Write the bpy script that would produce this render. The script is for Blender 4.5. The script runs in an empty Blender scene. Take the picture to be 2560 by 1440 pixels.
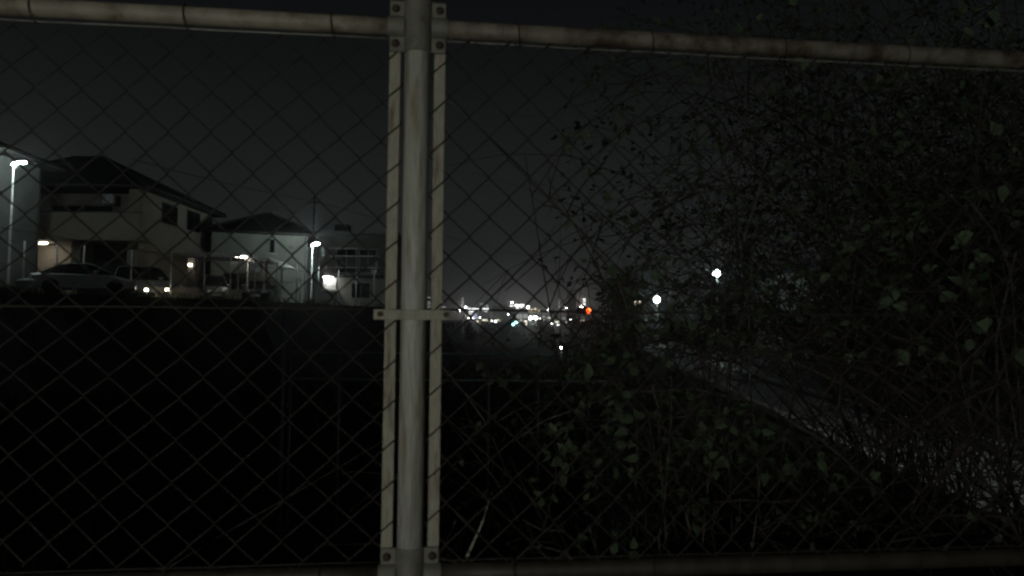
import bpy, math, random
from mathutils import Vector, Matrix, noise

S = bpy.context.scene
COL = S.collection
R = random.Random(7)
rad = math.radians

# ------------------------------------------------------------------ camera
F = 1828.0
EYE = Vector((0, 0, 1.6))
PITCH, ROLL, FA = rad(3.13), rad(0.477), rad(6.336)
_f = Vector((0, math.cos(PITCH), math.sin(PITCH)))
_u0 = Vector((0, -math.sin(PITCH), math.cos(PITCH)))
_r0 = Vector((1, 0, 0))
_u = math.cos(ROLL) * _u0 - math.sin(ROLL) * _r0
_r = math.cos(ROLL) * _r0 + math.sin(ROLL) * _u0
cd = bpy.data.cameras.new('camera')
cam = bpy.data.objects.new('camera', cd)
COL.objects.link(cam)
cam.matrix_world = Matrix(((_r.x, _u.x, -_f.x, EYE.x), (_r.y, _u.y, -_f.y, EYE.y), (_r.z, _u.z, -_f.z, EYE.z), (0, 0, 0, 1)))
cd.sensor_width = 36.0
cd.lens = F * 36.0 / 2560.0
cd.clip_start = 0.05
cd.clip_end = 5000
cd.dof.use_dof = True
cd.dof.focus_distance = 7.0
cd.dof.aperture_fstop = 5.0
S.camera = cam

# ------------------------------------------------------------------ sky
W = bpy.data.worlds.new('World')
S.world = W
W.use_nodes = True
nt = W.node_tree
for n in list(nt.nodes):
    nt.nodes.remove(n)
wo = nt.nodes.new('ShaderNodeOutputWorld')
sky = nt.nodes.new('ShaderNodeTexSky')
sky.sky_type = 'NISHITA'
sky.sun_disc = False
sky.sun_elevation = rad(40)
sky.sun_rotation = rad(200)
bgs = nt.nodes.new('ShaderNodeBackground')
bgs.inputs['Strength'].default_value = 0.00012
nt.links.new(sky.outputs[0], bgs.inputs['Color'])
tc = nt.nodes.new('ShaderNodeTexCoord')
sx = nt.nodes.new('ShaderNodeSeparateXYZ')
nt.links.new(tc.outputs['Generated'], sx.inputs[0])
ramp = nt.nodes.new('ShaderNodeValToRGB')
nt.links.new(sx.outputs['Z'], ramp.inputs[0])
er = ramp.color_ramp
er.elements[0].position = 0.0
er.elements[0].color = (0.0175, 0.0188, 0.0192, 1)
er.elements[1].position = 1.0
er.elements[1].color = (0.0022, 0.0022, 0.0028, 1)
for p, c in ((0.05, (0.0155, 0.0168, 0.0166)), (0.12, (0.0140, 0.0153, 0.0146)), (0.22, (0.0105, 0.0116, 0.0109)),
             (0.33, (0.0054, 0.0060, 0.0058)), (0.45, (0.0030, 0.0031, 0.0036))):
    e = er.elements.new(p)
    e.color = (*c, 1)
bgg = nt.nodes.new('ShaderNodeBackground')
bgg.inputs['Strength'].default_value = 1.0
nt.links.new(ramp.outputs[0], bgg.inputs['Color'])
add = nt.nodes.new('ShaderNodeAddShader')
nt.links.new(bgs.outputs[0], add.inputs[0])
nt.links.new(bgg.outputs[0], add.inputs[1])
nt.links.new(add.outputs[0], wo.inputs[0])

# faint overcast night light
sl = bpy.data.lights.new('moon', 'SUN')
sl.energy = 0.012
sl.angle = rad(15)
sl.color = (1.0, 0.97, 0.92)
so = bpy.data.objects.new('moon', sl)
COL.objects.link(so)
so.rotation_euler = (rad(50), 0, rad(-20))

S.view_settings.view_transform = 'Standard'
S.view_settings.look = 'None'
S.view_settings.exposure = 0
S.view_settings.gamma = 1
S.view_settings.use_curve_mapping = False
S.render.engine = 'CYCLES'
S.cycles.filter_width = 2.2
S.cycles.use_denoising = True
S.cycles.sample_clamp_indirect = 2.0
S.cycles.max_bounces = 5


# ------------------------------------------------------------------ helpers
def P(px, py, Y):
    """the point at distance Y along the ray of a photograph pixel"""
    d = _f + ((px - 1280) / F) * _r + ((720 - py) / F) * _u
    return EYE + d * (Y / d.y)


def tag(o, label=None, cat=None, group=None, kind=None):
    if label: o['label'] = label
    if cat: o['category'] = cat
    if group: o['group'] = group
    if kind: o['kind'] = kind
    return o


def empty(name, loc=(0, 0, 0), rz=0.0, label=None, cat=None, group=None, kind=None):
    o = bpy.data.objects.new(name, None)
    COL.objects.link(o)
    o.location = loc
    o.rotation_euler = (0, 0, rz)
    o.empty_display_size = 0.2
    return tag(o, label, cat, group, kind)


def frames(pts):
    T = []
    n = len(pts)
    for i in range(n):
        a = pts[max(0, i - 1)]
        b = pts[min(n - 1, i + 1)]
        t = (b - a)
        T.append(t.normalized() if t.length > 1e-9 else Vector((0, 0, 1)))
    ref = Vector((0, 0, 1)) if abs(T[0].z) < 0.9 else Vector((1, 0, 0))
    out = []
    for t in T:
        x = ref - t * ref.dot(t)
        if x.length < 1e-6:
            x = Vector((1, 0, 0)) - t * t.x
        x.normalize()
        ref = x
        out.append((x, t.cross(x)))
    return out


class MB:
    def __init__(s):
        s.v, s.f, s.sm = [], [], []

    def quad(s, *p):
        n = len(s.v)
        s.v += [Vector(q) for q in p]
        s.f.append(tuple(range(n, n + len(p))))
        s.sm.append(False)
        return s

    def box(s, a, b, M=None):
        x0, y0, z0 = [min(a[i], b[i]) for i in range(3)]
        x1, y1, z1 = [max(a[i], b[i]) for i in range(3)]
        n = len(s.v)
        c = [Vector(q) for q in ((x0, y0, z0), (x1, y0, z0), (x1, y1, z0), (x0, y1, z0), (x0, y0, z1), (x1, y0, z1), (x1, y1, z1), (x0, y1, z1))]
        if M is not None:
            c = [M @ q for q in c]
        s.v += c
        for q in ((0, 3, 2, 1), (4, 5, 6, 7), (0, 1, 5, 4), (1, 2, 6, 5), (2, 3, 7, 6), (3, 0, 4, 7)):
            s.f.append(tuple(n + i for i in q))
            s.sm.append(False)
        return s

    def tube(s, pts, r, sides=8, cap=True, smooth=True):
        pts = [Vector(p) for p in pts]
        rr = r if isinstance(r, (list, tuple)) else [r] * len(pts)
        fr = frames(pts)
        n = len(s.v)
        for p, q, (x, y) in zip(pts, rr, fr):
            for k in range(sides):
                a = 2 * math.pi * k / sides
                s.v.append(p + x * (q * math.cos(a)) + y * (q * math.sin(a)))
        for i in range(len(pts) - 1):
            for k in range(sides):
                k2 = (k + 1) % sides
                s.f.append((n + i * sides + k, n + i * sides + k2, n + (i + 1) * sides + k2, n + (i + 1) * sides + k))
                s.sm.append(smooth)
        if cap:
            s.f.append(tuple(n + k for k in range(sides))[::-1])
            s.f.append(tuple(n + (len(pts) - 1) * sides + k for k in range(sides)))
            s.sm += [False, False]
        return s

    def lathe(s, prof, c=(0, 0, 0), sides=16, sx=1.0, sy=1.0, M=None):
        n = len(s.v)
        c = Vector(c)
        for (q, z) in prof:
            for k in range(sides):
                a = 2 * math.pi * k / sides
                v = c + Vector((q * sx * math.cos(a), q * sy * math.sin(a), z))
                s.v.append(M @ v if M is not None else v)
        for i in range(len(prof) - 1):
            for k in range(sides):
                k2 = (k + 1) % sides
                s.f.append((n + i * sides + k, n + i * sides + k2, n + (i + 1) * sides + k2, n + (i + 1) * sides + k))
                s.sm.append(True)
        return s

    def prism(s, poly, axis, a, b, M=None):
        """extrude a 2-D polygon along an axis from a to b"""
        n = len(s.v)
        m = len(poly)
        for t in (a, b):
            for (p, q) in poly:
                v = {'x': Vector((t, p, q)), 'y': Vector((p, t, q)), 'z': Vector((p, q, t))}[axis]
                s.v.append(M @ v if M is not None else v)
        s.f.append(tuple(n + i for i in range(m))[::-1])
        s.f.append(tuple(n + m + i for i in range(m)))
        s.sm += [False, False]
        for i in range(m):
            j = (i + 1) % m
            s.f.append((n + i, n + j, n + m + j, n + m + i))
            s.sm.append(False)
        return s

    def mesh(s, name, mat):
        me = bpy.data.meshes.new(name)
        me.from_pydata([tuple(q) for q in s.v], [], s.f)
        me.polygons.foreach_set('use_smooth', s.sm)
        if mat:
            me.materials.append(mat)
        me.update()
        return me

    def build(s, name, mat, parent=None, bevel=0.0, kind=None):
        o = bpy.data.objects.new(name, s.mesh(name, mat))
        COL.objects.link(o)
        if parent is not None:
            o.parent = parent
        if bevel:
            m = o.modifiers.new('bevel', 'BEVEL')
            m.width = bevel
            m.segments = 2
            m.limit_method = 'ANGLE'
        if kind:
            o['kind'] = kind
        return o


def inst(name, me, parent, M):
    o = bpy.data.objects.new(name, me)
    COL.objects.link(o)
    o.parent = parent
    o.matrix_local = M
    return o


def kids(o):
    return [c for c in o.children]


def copy_tree(o, parent=None):
    c = o.copy()
    COL.objects.link(c)
    if parent is not None:
        c.parent = parent
    for ch in kids(o):
        copy_tree(ch, c)
    return c


# ------------------------------------------------------------------ materials
def mat(name, col, rough=0.7, metal=0.0, var=0.25, scale=6.0, col2=None, bump=0.0, detail=5.0, stretch=None, spec=0.5):
    m = bpy.data.materials.new(name)
    m.use_nodes = True
    t = m.node_tree
    b = t.nodes['Principled BSDF']
    b.inputs['Roughness'].default_value = rough
    b.inputs['Metallic'].default_value = metal
    b.inputs['Specular IOR Level'].default_value = spec
    co = t.nodes.new('ShaderNodeTexCoord')
    mp = t.nodes.new('ShaderNodeMapping')
    if stretch:
        mp.inputs['Scale'].default_value = stretch
    t.links.new(co.outputs['Object'], mp.inputs[0])
    nz = t.nodes.new('ShaderNodeTexNoise')
    nz.inputs['Scale'].default_value = scale
    nz.inputs['Detail'].default_value = detail
    t.links.new(mp.outputs[0], nz.inputs['Vector'])
    rp = t.nodes.new('ShaderNodeValToRGB')
    t.links.new(nz.outputs['Fac'], rp.inputs[0])
    c2 = col2 or tuple(c * (1 - var) for c in col)
    c1 = col if col2 else tuple(min(1, c * (1 + var * 0.5)) for c in col)
    rp.color_ramp.elements[0].position = 0.35
    rp.color_ramp.elements[0].color = (*c2, 1)
    rp.color_ramp.elements[1].position = 0.65
    rp.color_ramp.elements[1].color = (*c1, 1)
    t.links.new(rp.outputs[0], b.inputs['Base Color'])
    if bump:
        bp = t.nodes.new('ShaderNodeBump')
        bp.inputs['Strength'].default_value = bump
        t.links.new(nz.outputs['Fac'], bp.inputs['Height'])
        t.links.new(bp.outputs[0], b.inputs['Normal'])
    return m


def glow(name, col, strength):
    m = bpy.data.materials.new(name)
    m.use_nodes = True
    b = m.node_tree.nodes['Principled BSDF']
    b.inputs['Base Color'].default_value = (0.8, 0.8, 0.8, 1)
    b.inputs['Emission Color'].default_value = (*col, 1)
    b.inputs['Emission Strength'].default_value = strength
    return m


def rusty(name, paint, rust=(0.10, 0.055, 0.03), amount=0.5, scale=9.0, stretch=(1, 1, 1)):
    """weathered paint: fine grime, broad stains and patches of rust"""
    m = mat(name, paint, rough=0.6, var=0.22, scale=38.0, stretch=stretch)
    t = m.node_tree
    b = t.nodes['Principled BSDF']
    base = b.inputs['Base Color'].links[0].from_socket
    co = t.nodes['Texture Coordinate']
    mp = t.nodes.new('ShaderNodeMapping')
    mp.inputs['Scale'].default_value = stretch
    t.links.new(co.outputs['Object'], mp.inputs[0])
    n2 = t.nodes.new('ShaderNodeTexNoise')
    n2.inputs['Scale'].default_value = scale
    n2.inputs['Detail'].default_value = 7
    n2.inputs['Roughness'].default_value = 0.72
    t.links.new(mp.outputs[0], n2.inputs['Vector'])
    r2 = t.nodes.new('ShaderNodeValToRGB')
    r2.color_ramp.elements[0].position = 0.66 - 0.2 * amount
    r2.color_ramp.elements[1].position = 0.80 - 0.2 * amount
    t.links.new(n2.outputs['Fac'], r2.inputs[0])
    mx = t.nodes.new('ShaderNodeMix')
    mx.data_type = 'RGBA'
    t.links.new(r2.outputs[0], mx.inputs[0])
    t.links.new(base, mx.inputs[6])
    mx.inputs[7].default_value = (*rust, 1)
    t.links.new(mx.outputs[2], b.inputs['Base Color'])
    bp = t.nodes.new('ShaderNodeBump')
    bp.inputs['Strength'].default_value = 0.25
    bp.inputs['Distance'].default_value = 0.002
    t.links.new(n2.outputs['Fac'], bp.inputs['Height'])
    t.links.new(bp.outputs[0], b.inputs['Normal'])
    return m


M = dict(
    post=rusty('fence_post_paint', (0.40, 0.41, 0.37), (0.22, 0.17, 0.11), 0.8, 7.0, (7.0, 7.0, 0.55)),
    bar=rusty('fence_bar_paint', (0.30, 0.29, 0.23), (0.11, 0.07, 0.04), 0.6, 6.0, (9.0, 9.0, 1.1)),
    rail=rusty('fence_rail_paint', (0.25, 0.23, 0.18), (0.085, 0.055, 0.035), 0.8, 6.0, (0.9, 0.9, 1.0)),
    rail_right_dim=rusty('fence_right_rail_dimmed', (0.19, 0.175, 0.14), (0.05, 0.032, 0.022), 1.1, 6.5, (0.9, 0.9, 1.0)),  # light falloff towards the right is put into darker paint and heavier rust
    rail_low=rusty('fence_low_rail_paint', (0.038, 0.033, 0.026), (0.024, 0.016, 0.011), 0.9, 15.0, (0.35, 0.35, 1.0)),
    clamp=rusty('fence_clamp_paint', (0.155, 0.152, 0.13), (0.07, 0.045, 0.03), 0.5, 26.0),
    bolt=mat('rusty_bolt', (0.05, 0.035, 0.025), 0.7, 0.3),
    wire=mat('rusty_wire', (0.027, 0.0235, 0.021), 0.75, 0.2, 0.45, 40.0),
    tie=mat('galvanised_wire', (0.22, 0.22, 0.20), 0.5, 0.3, 0.4, 40.0),
    concrete=mat('concrete', (0.26, 0.26, 0.24), 0.9, 0, 0.35, 4.0, bump=0.3),
    kerb=mat('kerb_concrete', (0.58, 0.58, 0.55), 0.9, 0, 0.4, 9.0, bump=0.3),
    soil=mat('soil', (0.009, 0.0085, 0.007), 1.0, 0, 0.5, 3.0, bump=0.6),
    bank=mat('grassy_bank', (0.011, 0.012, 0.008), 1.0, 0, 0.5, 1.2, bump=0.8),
    field=mat('field', (0.05, 0.075, 0.05), 1.0, 0, 0.5, 0.06),
    asphalt=mat('asphalt', (0.060, 0.062, 0.064), 0.45, 0, 0.3, 30.0, bump=0.2),
    path=mat('path_asphalt', (0.24, 0.245, 0.245), 0.7, 0, 0.3, 5.0, bump=0.08),
    line=mat('road_paint', (0.65, 0.65, 0.62), 0.7, 0, 0.5, 12.0),
    white_metal=mat('white_painted_steel', (0.76, 0.78, 0.78), 0.5, 0.0, 0.25, 5.0),
    pole=mat('lamp_pole_paint', (0.55, 0.55, 0.52), 0.45, 0.1, 0.2, 4.0),
    housing=mat('lamp_housing', (0.30, 0.31, 0.32), 0.5, 0.3, 0.15, 5.0),
    wall_grey=mat('grey_render', (0.27, 0.28, 0.265), 0.9, 0, 0.14, 1.6, bump=0.1),
    wall_beige=mat('beige_render', (0.33, 0.30, 0.25), 0.9, 0, 0.14, 1.4, bump=0.1),
    wall_cream=mat('cream_render', (0.40, 0.41, 0.37), 0.9, 0, 0.14, 1.2, bump=0.1),
    wall_brown=mat('brown_cladding', (0.17, 0.155, 0.145), 0.85, 0, 0.2, 1.4),
    wall_dark=mat('dark_cladding', (0.05, 0.05, 0.055), 0.8, 0, 0.3, 2.0),
    roof=mat('dark_roof_tile', (0.020, 0.020, 0.023), 0.75, 0, 0.3, 8.0),
    gutter=mat('gutter', (0.06, 0.055, 0.05), 0.5, 0, 0.2, 5.0),
    frame=mat('window_frame', (0.35, 0.36, 0.36), 0.5, 0.1, 0.15, 6.0),
    darkframe=mat('dark_window_frame', (0.03, 0.03, 0.033), 0.5, 0.1, 0.15, 6.0),
    glass=mat('dark_glass', (0.012, 0.013, 0.016), 0.12, 0, 0.2, 2.0),
    carwhite=mat('white_car_paint', (0.40, 0.43, 0.46), 0.3, 0.0, 0.08, 1.5),
    cargrey=mat('grey_car_paint', (0.16, 0.18, 0.19), 0.35, 0.2, 0.08, 1.5),
    cardark=mat('dark_car_paint', (0.02, 0.022, 0.026), 0.3, 0.2, 0.08, 1.5),
    tyre=mat('tyre_rubber', (0.012, 0.012, 0.012), 0.9, 0, 0.2, 20.0),
    rim=mat('wheel_rim', (0.22, 0.22, 0.22), 0.4, 0.6, 0.1, 8.0),
    lens=mat('headlight_lens', (0.75, 0.77, 0.78), 0.08, 0.3, 0.1, 8.0),
    tail=mat('tail_light_lens', (0.25, 0.01, 0.01), 0.2, 0, 0.1, 8.0),
    plastic=mat('pale_plastic', (0.42, 0.47, 0.48), 0.5, 0, 0.1, 3.0),
    green_rail=mat('green_painted_pipe', (0.13, 0.19, 0.175), 0.6, 0.1, 0.3, 8.0),
    bark=mat('twig_bark', (0.060, 0.050, 0.043), 0.9, 0, 0.5, 20.0),
    barkpale=mat('pale_cane_bark', (0.11, 0.10, 0.088), 0.85, 0, 0.5, 20.0),
    leaf=mat('leaf_green', (0.112, 0.156, 0.092), 0.7, 0, 0.5, 9.0, col2=(0.068, 0.096, 0.059), spec=0.25),
    leaf2=mat('leaf_light_green', (0.085, 0.122, 0.068), 0.7, 0, 0.5, 9.0, col2=(0.050, 0.074, 0.043), spec=0.25),
    tree=mat('tree_foliage', (0.030, 0.045, 0.026), 0.8, 0, 0.5, 0.7, col2=(0.014, 0.022, 0.014)),
    basin=mat('basin_reeds', (0.020, 0.021, 0.013), 1.0, 0, 0.5, 1.0, spec=0.0),
    marker=mat('faded_blue_pole', (0.055, 0.06, 0.09), 0.7, 0.1, 0.3, 8.0),
    weed=mat('weeds', (0.06, 0.10, 0.035), 0.8, 0, 0.5, 1.0),
    reed=mat('dry_reed', (0.34, 0.33, 0.29), 0.7, 0, 0.5, 25.0),
    city_grey=mat('city_grey', (0.24, 0.24, 0.24), 0.9, 0, 0.2, 0.3),
    city_pale=mat('city_pale', (0.42, 0.41, 0.39), 0.9, 0, 0.15, 0.2),
    city_pink=mat('city_pinkish', (0.33, 0.28, 0.27), 0.9, 0, 0.15, 0.2),
    city_dark=mat('city_dark', (0.035, 0.035, 0.04), 0.9, 0, 0.2, 0.2),
    city_blue=mat('city_blue', (0.20, 0.26, 0.30), 0.8, 0, 0.15, 0.2),
    lamp=glow('lamp_white', (0.84, 1.0, 0.97), 190.0),
    lamproad=glow('lamp_white_road', (0.90, 1.0, 0.92), 165.0),
    lampleft=glow('lamp_white_left', (0.84, 1.0, 0.97), 75.0),
    lampnear=glow('lamp_white_near', (0.99, 1.0, 0.88), 150.0),
    lampfar=glow('lamp_white_far', (0.80, 1.0, 0.96), 60.0),
    warm=glow('porch_lamp', (1.0, 0.90, 0.74), 15.0),
    warmwhite=glow('soffit_lamp', (1.0, 0.96, 0.90), 16.0),
    garden=glow('garden_lamp', (1.0, 0.92, 0.70), 9.0),
    sign=glow('lit_sign', (0.95, 0.98, 1.0), 4.5),
    signblue=glow('lit_sign_blue', (0.52, 0.50, 0.85), 0.8),
    win=glow('lit_window', (1.0, 0.95, 0.78), 2.2),
    winwarm=glow('lit_window_warm', (1.0, 0.84, 0.55), 1.5),
    windim=glow('lit_window_dim', (0.85, 0.88, 0.85), 0.45),
    winhot=glow('lit_window_bright', (1.0, 0.99, 0.93), 3.5),
    red=glow('signal_red', (1.0, 0.10, 0.02), 12.0),
    cyan=glow('signal_green', (0.42, 1.0, 0.92), 5.0),
    added_fill=glow('added_fill_lamp', (1.0, 0.98, 0.92), 100.0),  # for the lamps added to brighten tower and apartment walls
    cityflood=glow('flood_lamp', (0.97, 1.0, 0.96), 20.0),
)


# ------------------------------------------------------------------ ground, banks, paths
def sheet(name, poly, z, m, kind='structure'):
    o = MB().quad(*[(x, y, z) for x, y in poly]).build(name, m)
    return tag(o, kind=kind)


ZB = -2.5
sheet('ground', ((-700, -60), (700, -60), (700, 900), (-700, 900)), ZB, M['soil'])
sheet('field', ((-200, 95), (90, 95), (160, 270), (-200, 270)), ZB + 0.006, M['field'])


def bank(name, front, back, z, run, m):
    """raised ground: a flat top and a rough slope down to the basin along its front edge"""
    b = MB()
    top = [Vector((x, y, z)) for x, y in front] + [Vector((x, y, z)) for x, y in back]
    b.quad(*top)
    fp = [Vector((x, y, z)) for x, y in front]
    rows = [fp]
    for k in range(1, 6):
        t = k / 5
        row = []
        for i, p in enumerate(fp):
            a, c = fp[max(0, i - 1)], fp[min(len(fp) - 1, i + 1)]
            d = (c - a)
            nrm = Vector((d.y, -d.x, 0)).normalized()
            q = p + nrm * (run * t)
            q.z = z + (ZB - 0.3 - z) * t + (R.uniform(-.12, .12) if k < 5 else 0)
            row.append(q)
        rows.append(row)
    for k in range(5):
        for i in range(len(fp) - 1):
            b.quad(rows[k][i], rows[k][i + 1], rows[k + 1][i + 1], rows[k + 1][i])
    return tag(b.build(name, m), kind='structure')


ZT = 3.05  # level of the parking terrace
EDGE = [(-420, 24), (-200, 28), (-100, 30.5), (0, 33), (150, 34.8), (300, 36.8), (470, 39.2), (640, 42), (800, 47.2), (960, 54), (1040, 60), (1092, 74)]


def edgeXY(px):
    for (a, ya), (b, yb) in zip(EDGE, EDGE[1:]):
        if a <= px <= b:
            Y = ya + (yb - ya) * (px - a) / (b - a)
            return P(px, 800, Y).x, Y
    return None


eXY = []
for i in range(len(EDGE) - 1):
    for k in range(4):
        px = EDGE[i][0] + (EDGE[i + 1][0] - EDGE[i][0]) * k / 4
        eXY.append(edgeXY(px))
eXY.append((P(1092, 800, 74).x, 74))
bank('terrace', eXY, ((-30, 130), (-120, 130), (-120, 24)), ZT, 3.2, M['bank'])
sheet('parking_lot', [(x - 0.9, y + 0.9) for x, y in eXY] + [(-30, 125), (-100, 125), (-100, 26)], ZT + 0.004, M['asphalt'])

NEAR = [(-30, 1.75), (-12, 1.8), (-4, 1.85), (-0.4, 1.95), (0.1, 2.6), (0.8, 4.2), (1.8, 7), (2.7, 11), (3.6, 18), (5.2, 28), (8.0, 45), (13, 75), (19, 110)]
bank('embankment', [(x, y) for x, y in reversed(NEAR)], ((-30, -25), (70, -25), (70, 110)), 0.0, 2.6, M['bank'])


def KX(Y): return 3.97 + (Y - 5.7) * 0.1207     # kerb line
def GX(Y): return 5.55 + (Y - 6.0) * 0.113      # guardrail line


ys = [2, 6, 12, 20, 30, 45, 60, 80, 100]
b = MB()
for a, c in zip(ys, ys[1:]):
    b.quad((KX(a) + .12, a, .006), (GX(a) + .35, a, .006), (GX(c) + .35, c, .006), (KX(c) + .12, c, .006))
tag(b.build('path', M['path']), kind='structure')
b = MB()
for a, c in zip(ys, ys[1:]):
    b.quad((GX(a) + .6, a, .006), (GX(a) + 6.2, a, .006), (GX(c) + 6.2, c, .006), (GX(c) + .6, c, .006))
tag(b.build('road', M['asphalt']), kind='structure')
b = MB()
for a, c in zip(ys, ys[1:]):
    b.quad((GX(a) + .85, a, .011), (GX(a) + 1.0, a, .011), (GX(c) + 1.0, c, .011), (GX(c) + .85, c, .011))
tag(b.build('road_marking', M['line']), kind='structure')

ke = empty('kerb', (KX(5), 5, 0), 0, kind='structure')
stone = MB().box((-0.075, 0.008, -0.05), (0.075, 0.592, 0.12)).mesh('kerb_stone', M['kerb'])
y = 3.0
while y < 46:
    inst('kerb_stone', stone, ke, Matrix.Translation((KX(y) - KX(5) + R.uniform(-.012, .012), y - 5, R.uniform(-.02, .008))) @ Matrix.Rotation(-math.atan(.1207) + R.uniform(-.02, .02), 4, 'Z'))
    y += 0.6


# ------------------------------------------------------------------ chain-link fence, right in front
FO = Vector((-0.188, 1.4, 0))
FU = Vector((math.cos(FA), math.sin(FA), 0))
FN = Vector((math.sin(FA), -math.cos(FA), 0))     # towards the camera
FM = Matrix(((FU.x, -FN.x, 0, FO.x), (FU.y, -FN.y, 0, FO.y), (0, 0, 1, 0), (0, 0, 0, 1)))   # local x along, y away, z up
ZTOP, ZBOT, ZMID = 1.6 + 0.5835, 1.6 - 0.463, 1.6 + 0.034
S0, S1 = -1.55, 1.75

wallp = empty('parapet_wall', FO, FA, 'low concrete parapet that carries the chain link fence', 'wall')
MB().box((S0 - .3, -.11, -0.6), (S1 + .3, .11, 0.98)).build('wall_body', M['concrete'], wallp, .012)
MB().box((S0 - .32, -.14, 0.983), (S1 + .32, .14, 1.04)).build('coping', M['concrete'], wallp, .012)

fence = empty('chain_link_fence', FO, FA, 'rusty chain link fence with pale post and pipe rails across the whole view', 'fence')
MB().tube([(0, 0, 1.04), (0, 0, 1.7), (0, 0, ZTOP + 0.2)], 0.0243, 28).build('post', M['post'], fence)


def sag(a, b, z, r, m, name, amp=0.0, n=14, y=0.0):
    pts = []
    for i in range(n + 1):
        t = i / n
        pts.append((a + (b - a) * t, y, z - amp * 4 * t * (1 - t) + 0.0006 * math.sin(i * 2.1)))
    return MB().tube(pts, r, 16 if r > .01 else 7).build(name, m, fence)


def mat_rail(o):
    return o


# rails: pipes that end inside the post clamps (built along z so that stains run round them, then laid down)
def rail(a, b, z, name, m='rail'):
    L = b - a
    o = MB().tube([(0, 0, L * k / 10) for k in range(11)], 0.0172, 22).build(name, M[m], fence)
    o.matrix_local = Matrix.Translation((a, 0, z)) @ Matrix.Rotation(math.pi / 2, 4, 'Y')
    return o


rail(S0, -0.029, ZTOP, 'top_rail')
rail(0.029, S1, ZTOP, 'top_rail', 'rail_right_dim')
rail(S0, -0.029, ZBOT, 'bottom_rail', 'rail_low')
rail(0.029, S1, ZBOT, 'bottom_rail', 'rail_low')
for z, nm in ((ZTOP - .0215, 'tension_wire'), (ZMID, 'tension_wire'), (ZBOT + .0225, 'tension_wire')):
    sag(S0, -0.05, z, .0016 if z != ZMID else .0019, M['tie'] if z > 2 else M['wire'], nm, .0015, y=.004)
    sag(0.05, S1, z, .0016 if z != ZMID else .0022, M['tie'] if z > 2 else M['wire'], nm, .0015, y=.004)
for sx_ in (-1, 1):
    x = -0.0435 if sx_ < 0 else 0.0435
    MB().box((x - .0108, .0022, ZBOT + .03), (x + .0108, .0066, ZTOP - .026)).build('tension_bar', M['bar'], fence, .0012)


def clamp(z, flip=1):
    root = MB()
    # half sleeve round the post
    n = 14
    for k in range(n):
        a0, a1 = math.pi * (k / n), math.pi * ((k + 1) / n)
        for (za, zb, r) in ((z - .052, z + .052, .0275),):
            p = lambda a, zz: (-r * math.cos(a), -r * math.sin(a), zz)
            q = lambda a, zz: (-.0245 * math.cos(a), -.0245 * math.sin(a), zz)
            root.quad(p(a0, za), p(a1, za), p(a1, zb), p(a0, zb))
            root.sm[-1] = True
            root.quad(p(a0, za), q(a0, za), q(a1, za), p(a1, za))
            root.quad(q(a0, zb), p(a0, zb), p(a1, zb), q(a1, zb))
    # half sleeve over the rail on both sides
    for s in (-1, 1):
        m = 10
        for k in range(m):
            a0, a1 = math.pi * (k / m) - math.pi / 2, math.pi * ((k + 1) / m) - math.pi / 2
            r = .0205
            x0, x1 = s * .026, s * .058
            p = lambda a, xx: (xx, -r * math.cos(a), z + r * math.sin(a))
            q = lambda a, xx: (xx, -.0174 * math.cos(a), z + .0174 * math.sin(a))
            root.quad(p(a0, x0), p(a1, x0), p(a1, x1), p(a0, x1))
            root.sm[-1] = True
            root.quad(p(a0, x1), p(a1, x1), q(a1, x1), q(a0, x1))
        # ears with the bolts, upper and lower
        for t in (-1, 1):
            za, zb = z + t * .0205, z + t * .050
            root.box((s * .0262, -.0065, za), (s * .054, -.0015, zb))
    o = root.build('post_clamp', M['clamp'], fence, .0012)
    for s in (-1, 1):
        for t in (-1, 1):
            c = Vector((s * .0425, -.0066, z + t * .0345))
            bm = MB()
            Mx = Matrix.Translation(c) @ Matrix.Rotation(math.pi / 2, 4, 'X')
            bm.lathe([(0.0, .0062), (.0042, .006), (.0062, .0045), (.0064, 0), (.0085, 0), (.0085, -.0012)], sides=10, M=Mx)
            bm.build('bolt', M['bolt'], o)
    return o


for z, sg in ((ZTOP, -1), (ZBOT, 1)):
    for x in (-1.3, -1.02, -.71, -.44, -.17, .19, .46, .74, 1.01, 1.3):
        zc = z + sg * .0025
        MB().tube([(x + .001 * k, .0215 * math.cos(k * .524), zc + .0245 * math.sin(k * .524)) for k in range(13)], .0012, 6).build('wire_tie', M['wire'], fence)
clamp(ZTOP)
clamp(ZBOT)
# cross cleat that holds the middle wire
MB().box((-.073, -.033, ZMID - .0205), (.071, -.0285, ZMID - .0015)).box((-.073, -.0285, ZMID - .0045), (.071, .002, ZMID - .0015)).build('cross_cleat', M['bar'], fence, .001)
for s in (-1, 1):
    MB().tube([(s * .061, -.038, ZMID - .010), (s * .061, -.033, ZMID - .010)], .0055, 8).build('bolt', M['bolt'], fence)


def fdef(s, z, side):
    """slack of the old mesh: it leans and bulges a little"""
    n1 = noise.noise(Vector((s * 2.2 + side * 7, z * 2.0, 3.3)))
    n2 = noise.noise(Vector((s * 2.0, z * 2.4 + side * 5, 9.1)))
    n3 = noise.noise(Vector((s * 1.7, z * 1.7, 17 + side)))
    w = min(1.0, abs(s) / 0.25)
    return s + .022 * n1 * w - .02 * w * (ZMID - z) * (1 if side < 0 else .0), .012 * n3 * w, z + .020 * n2 * w


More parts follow.
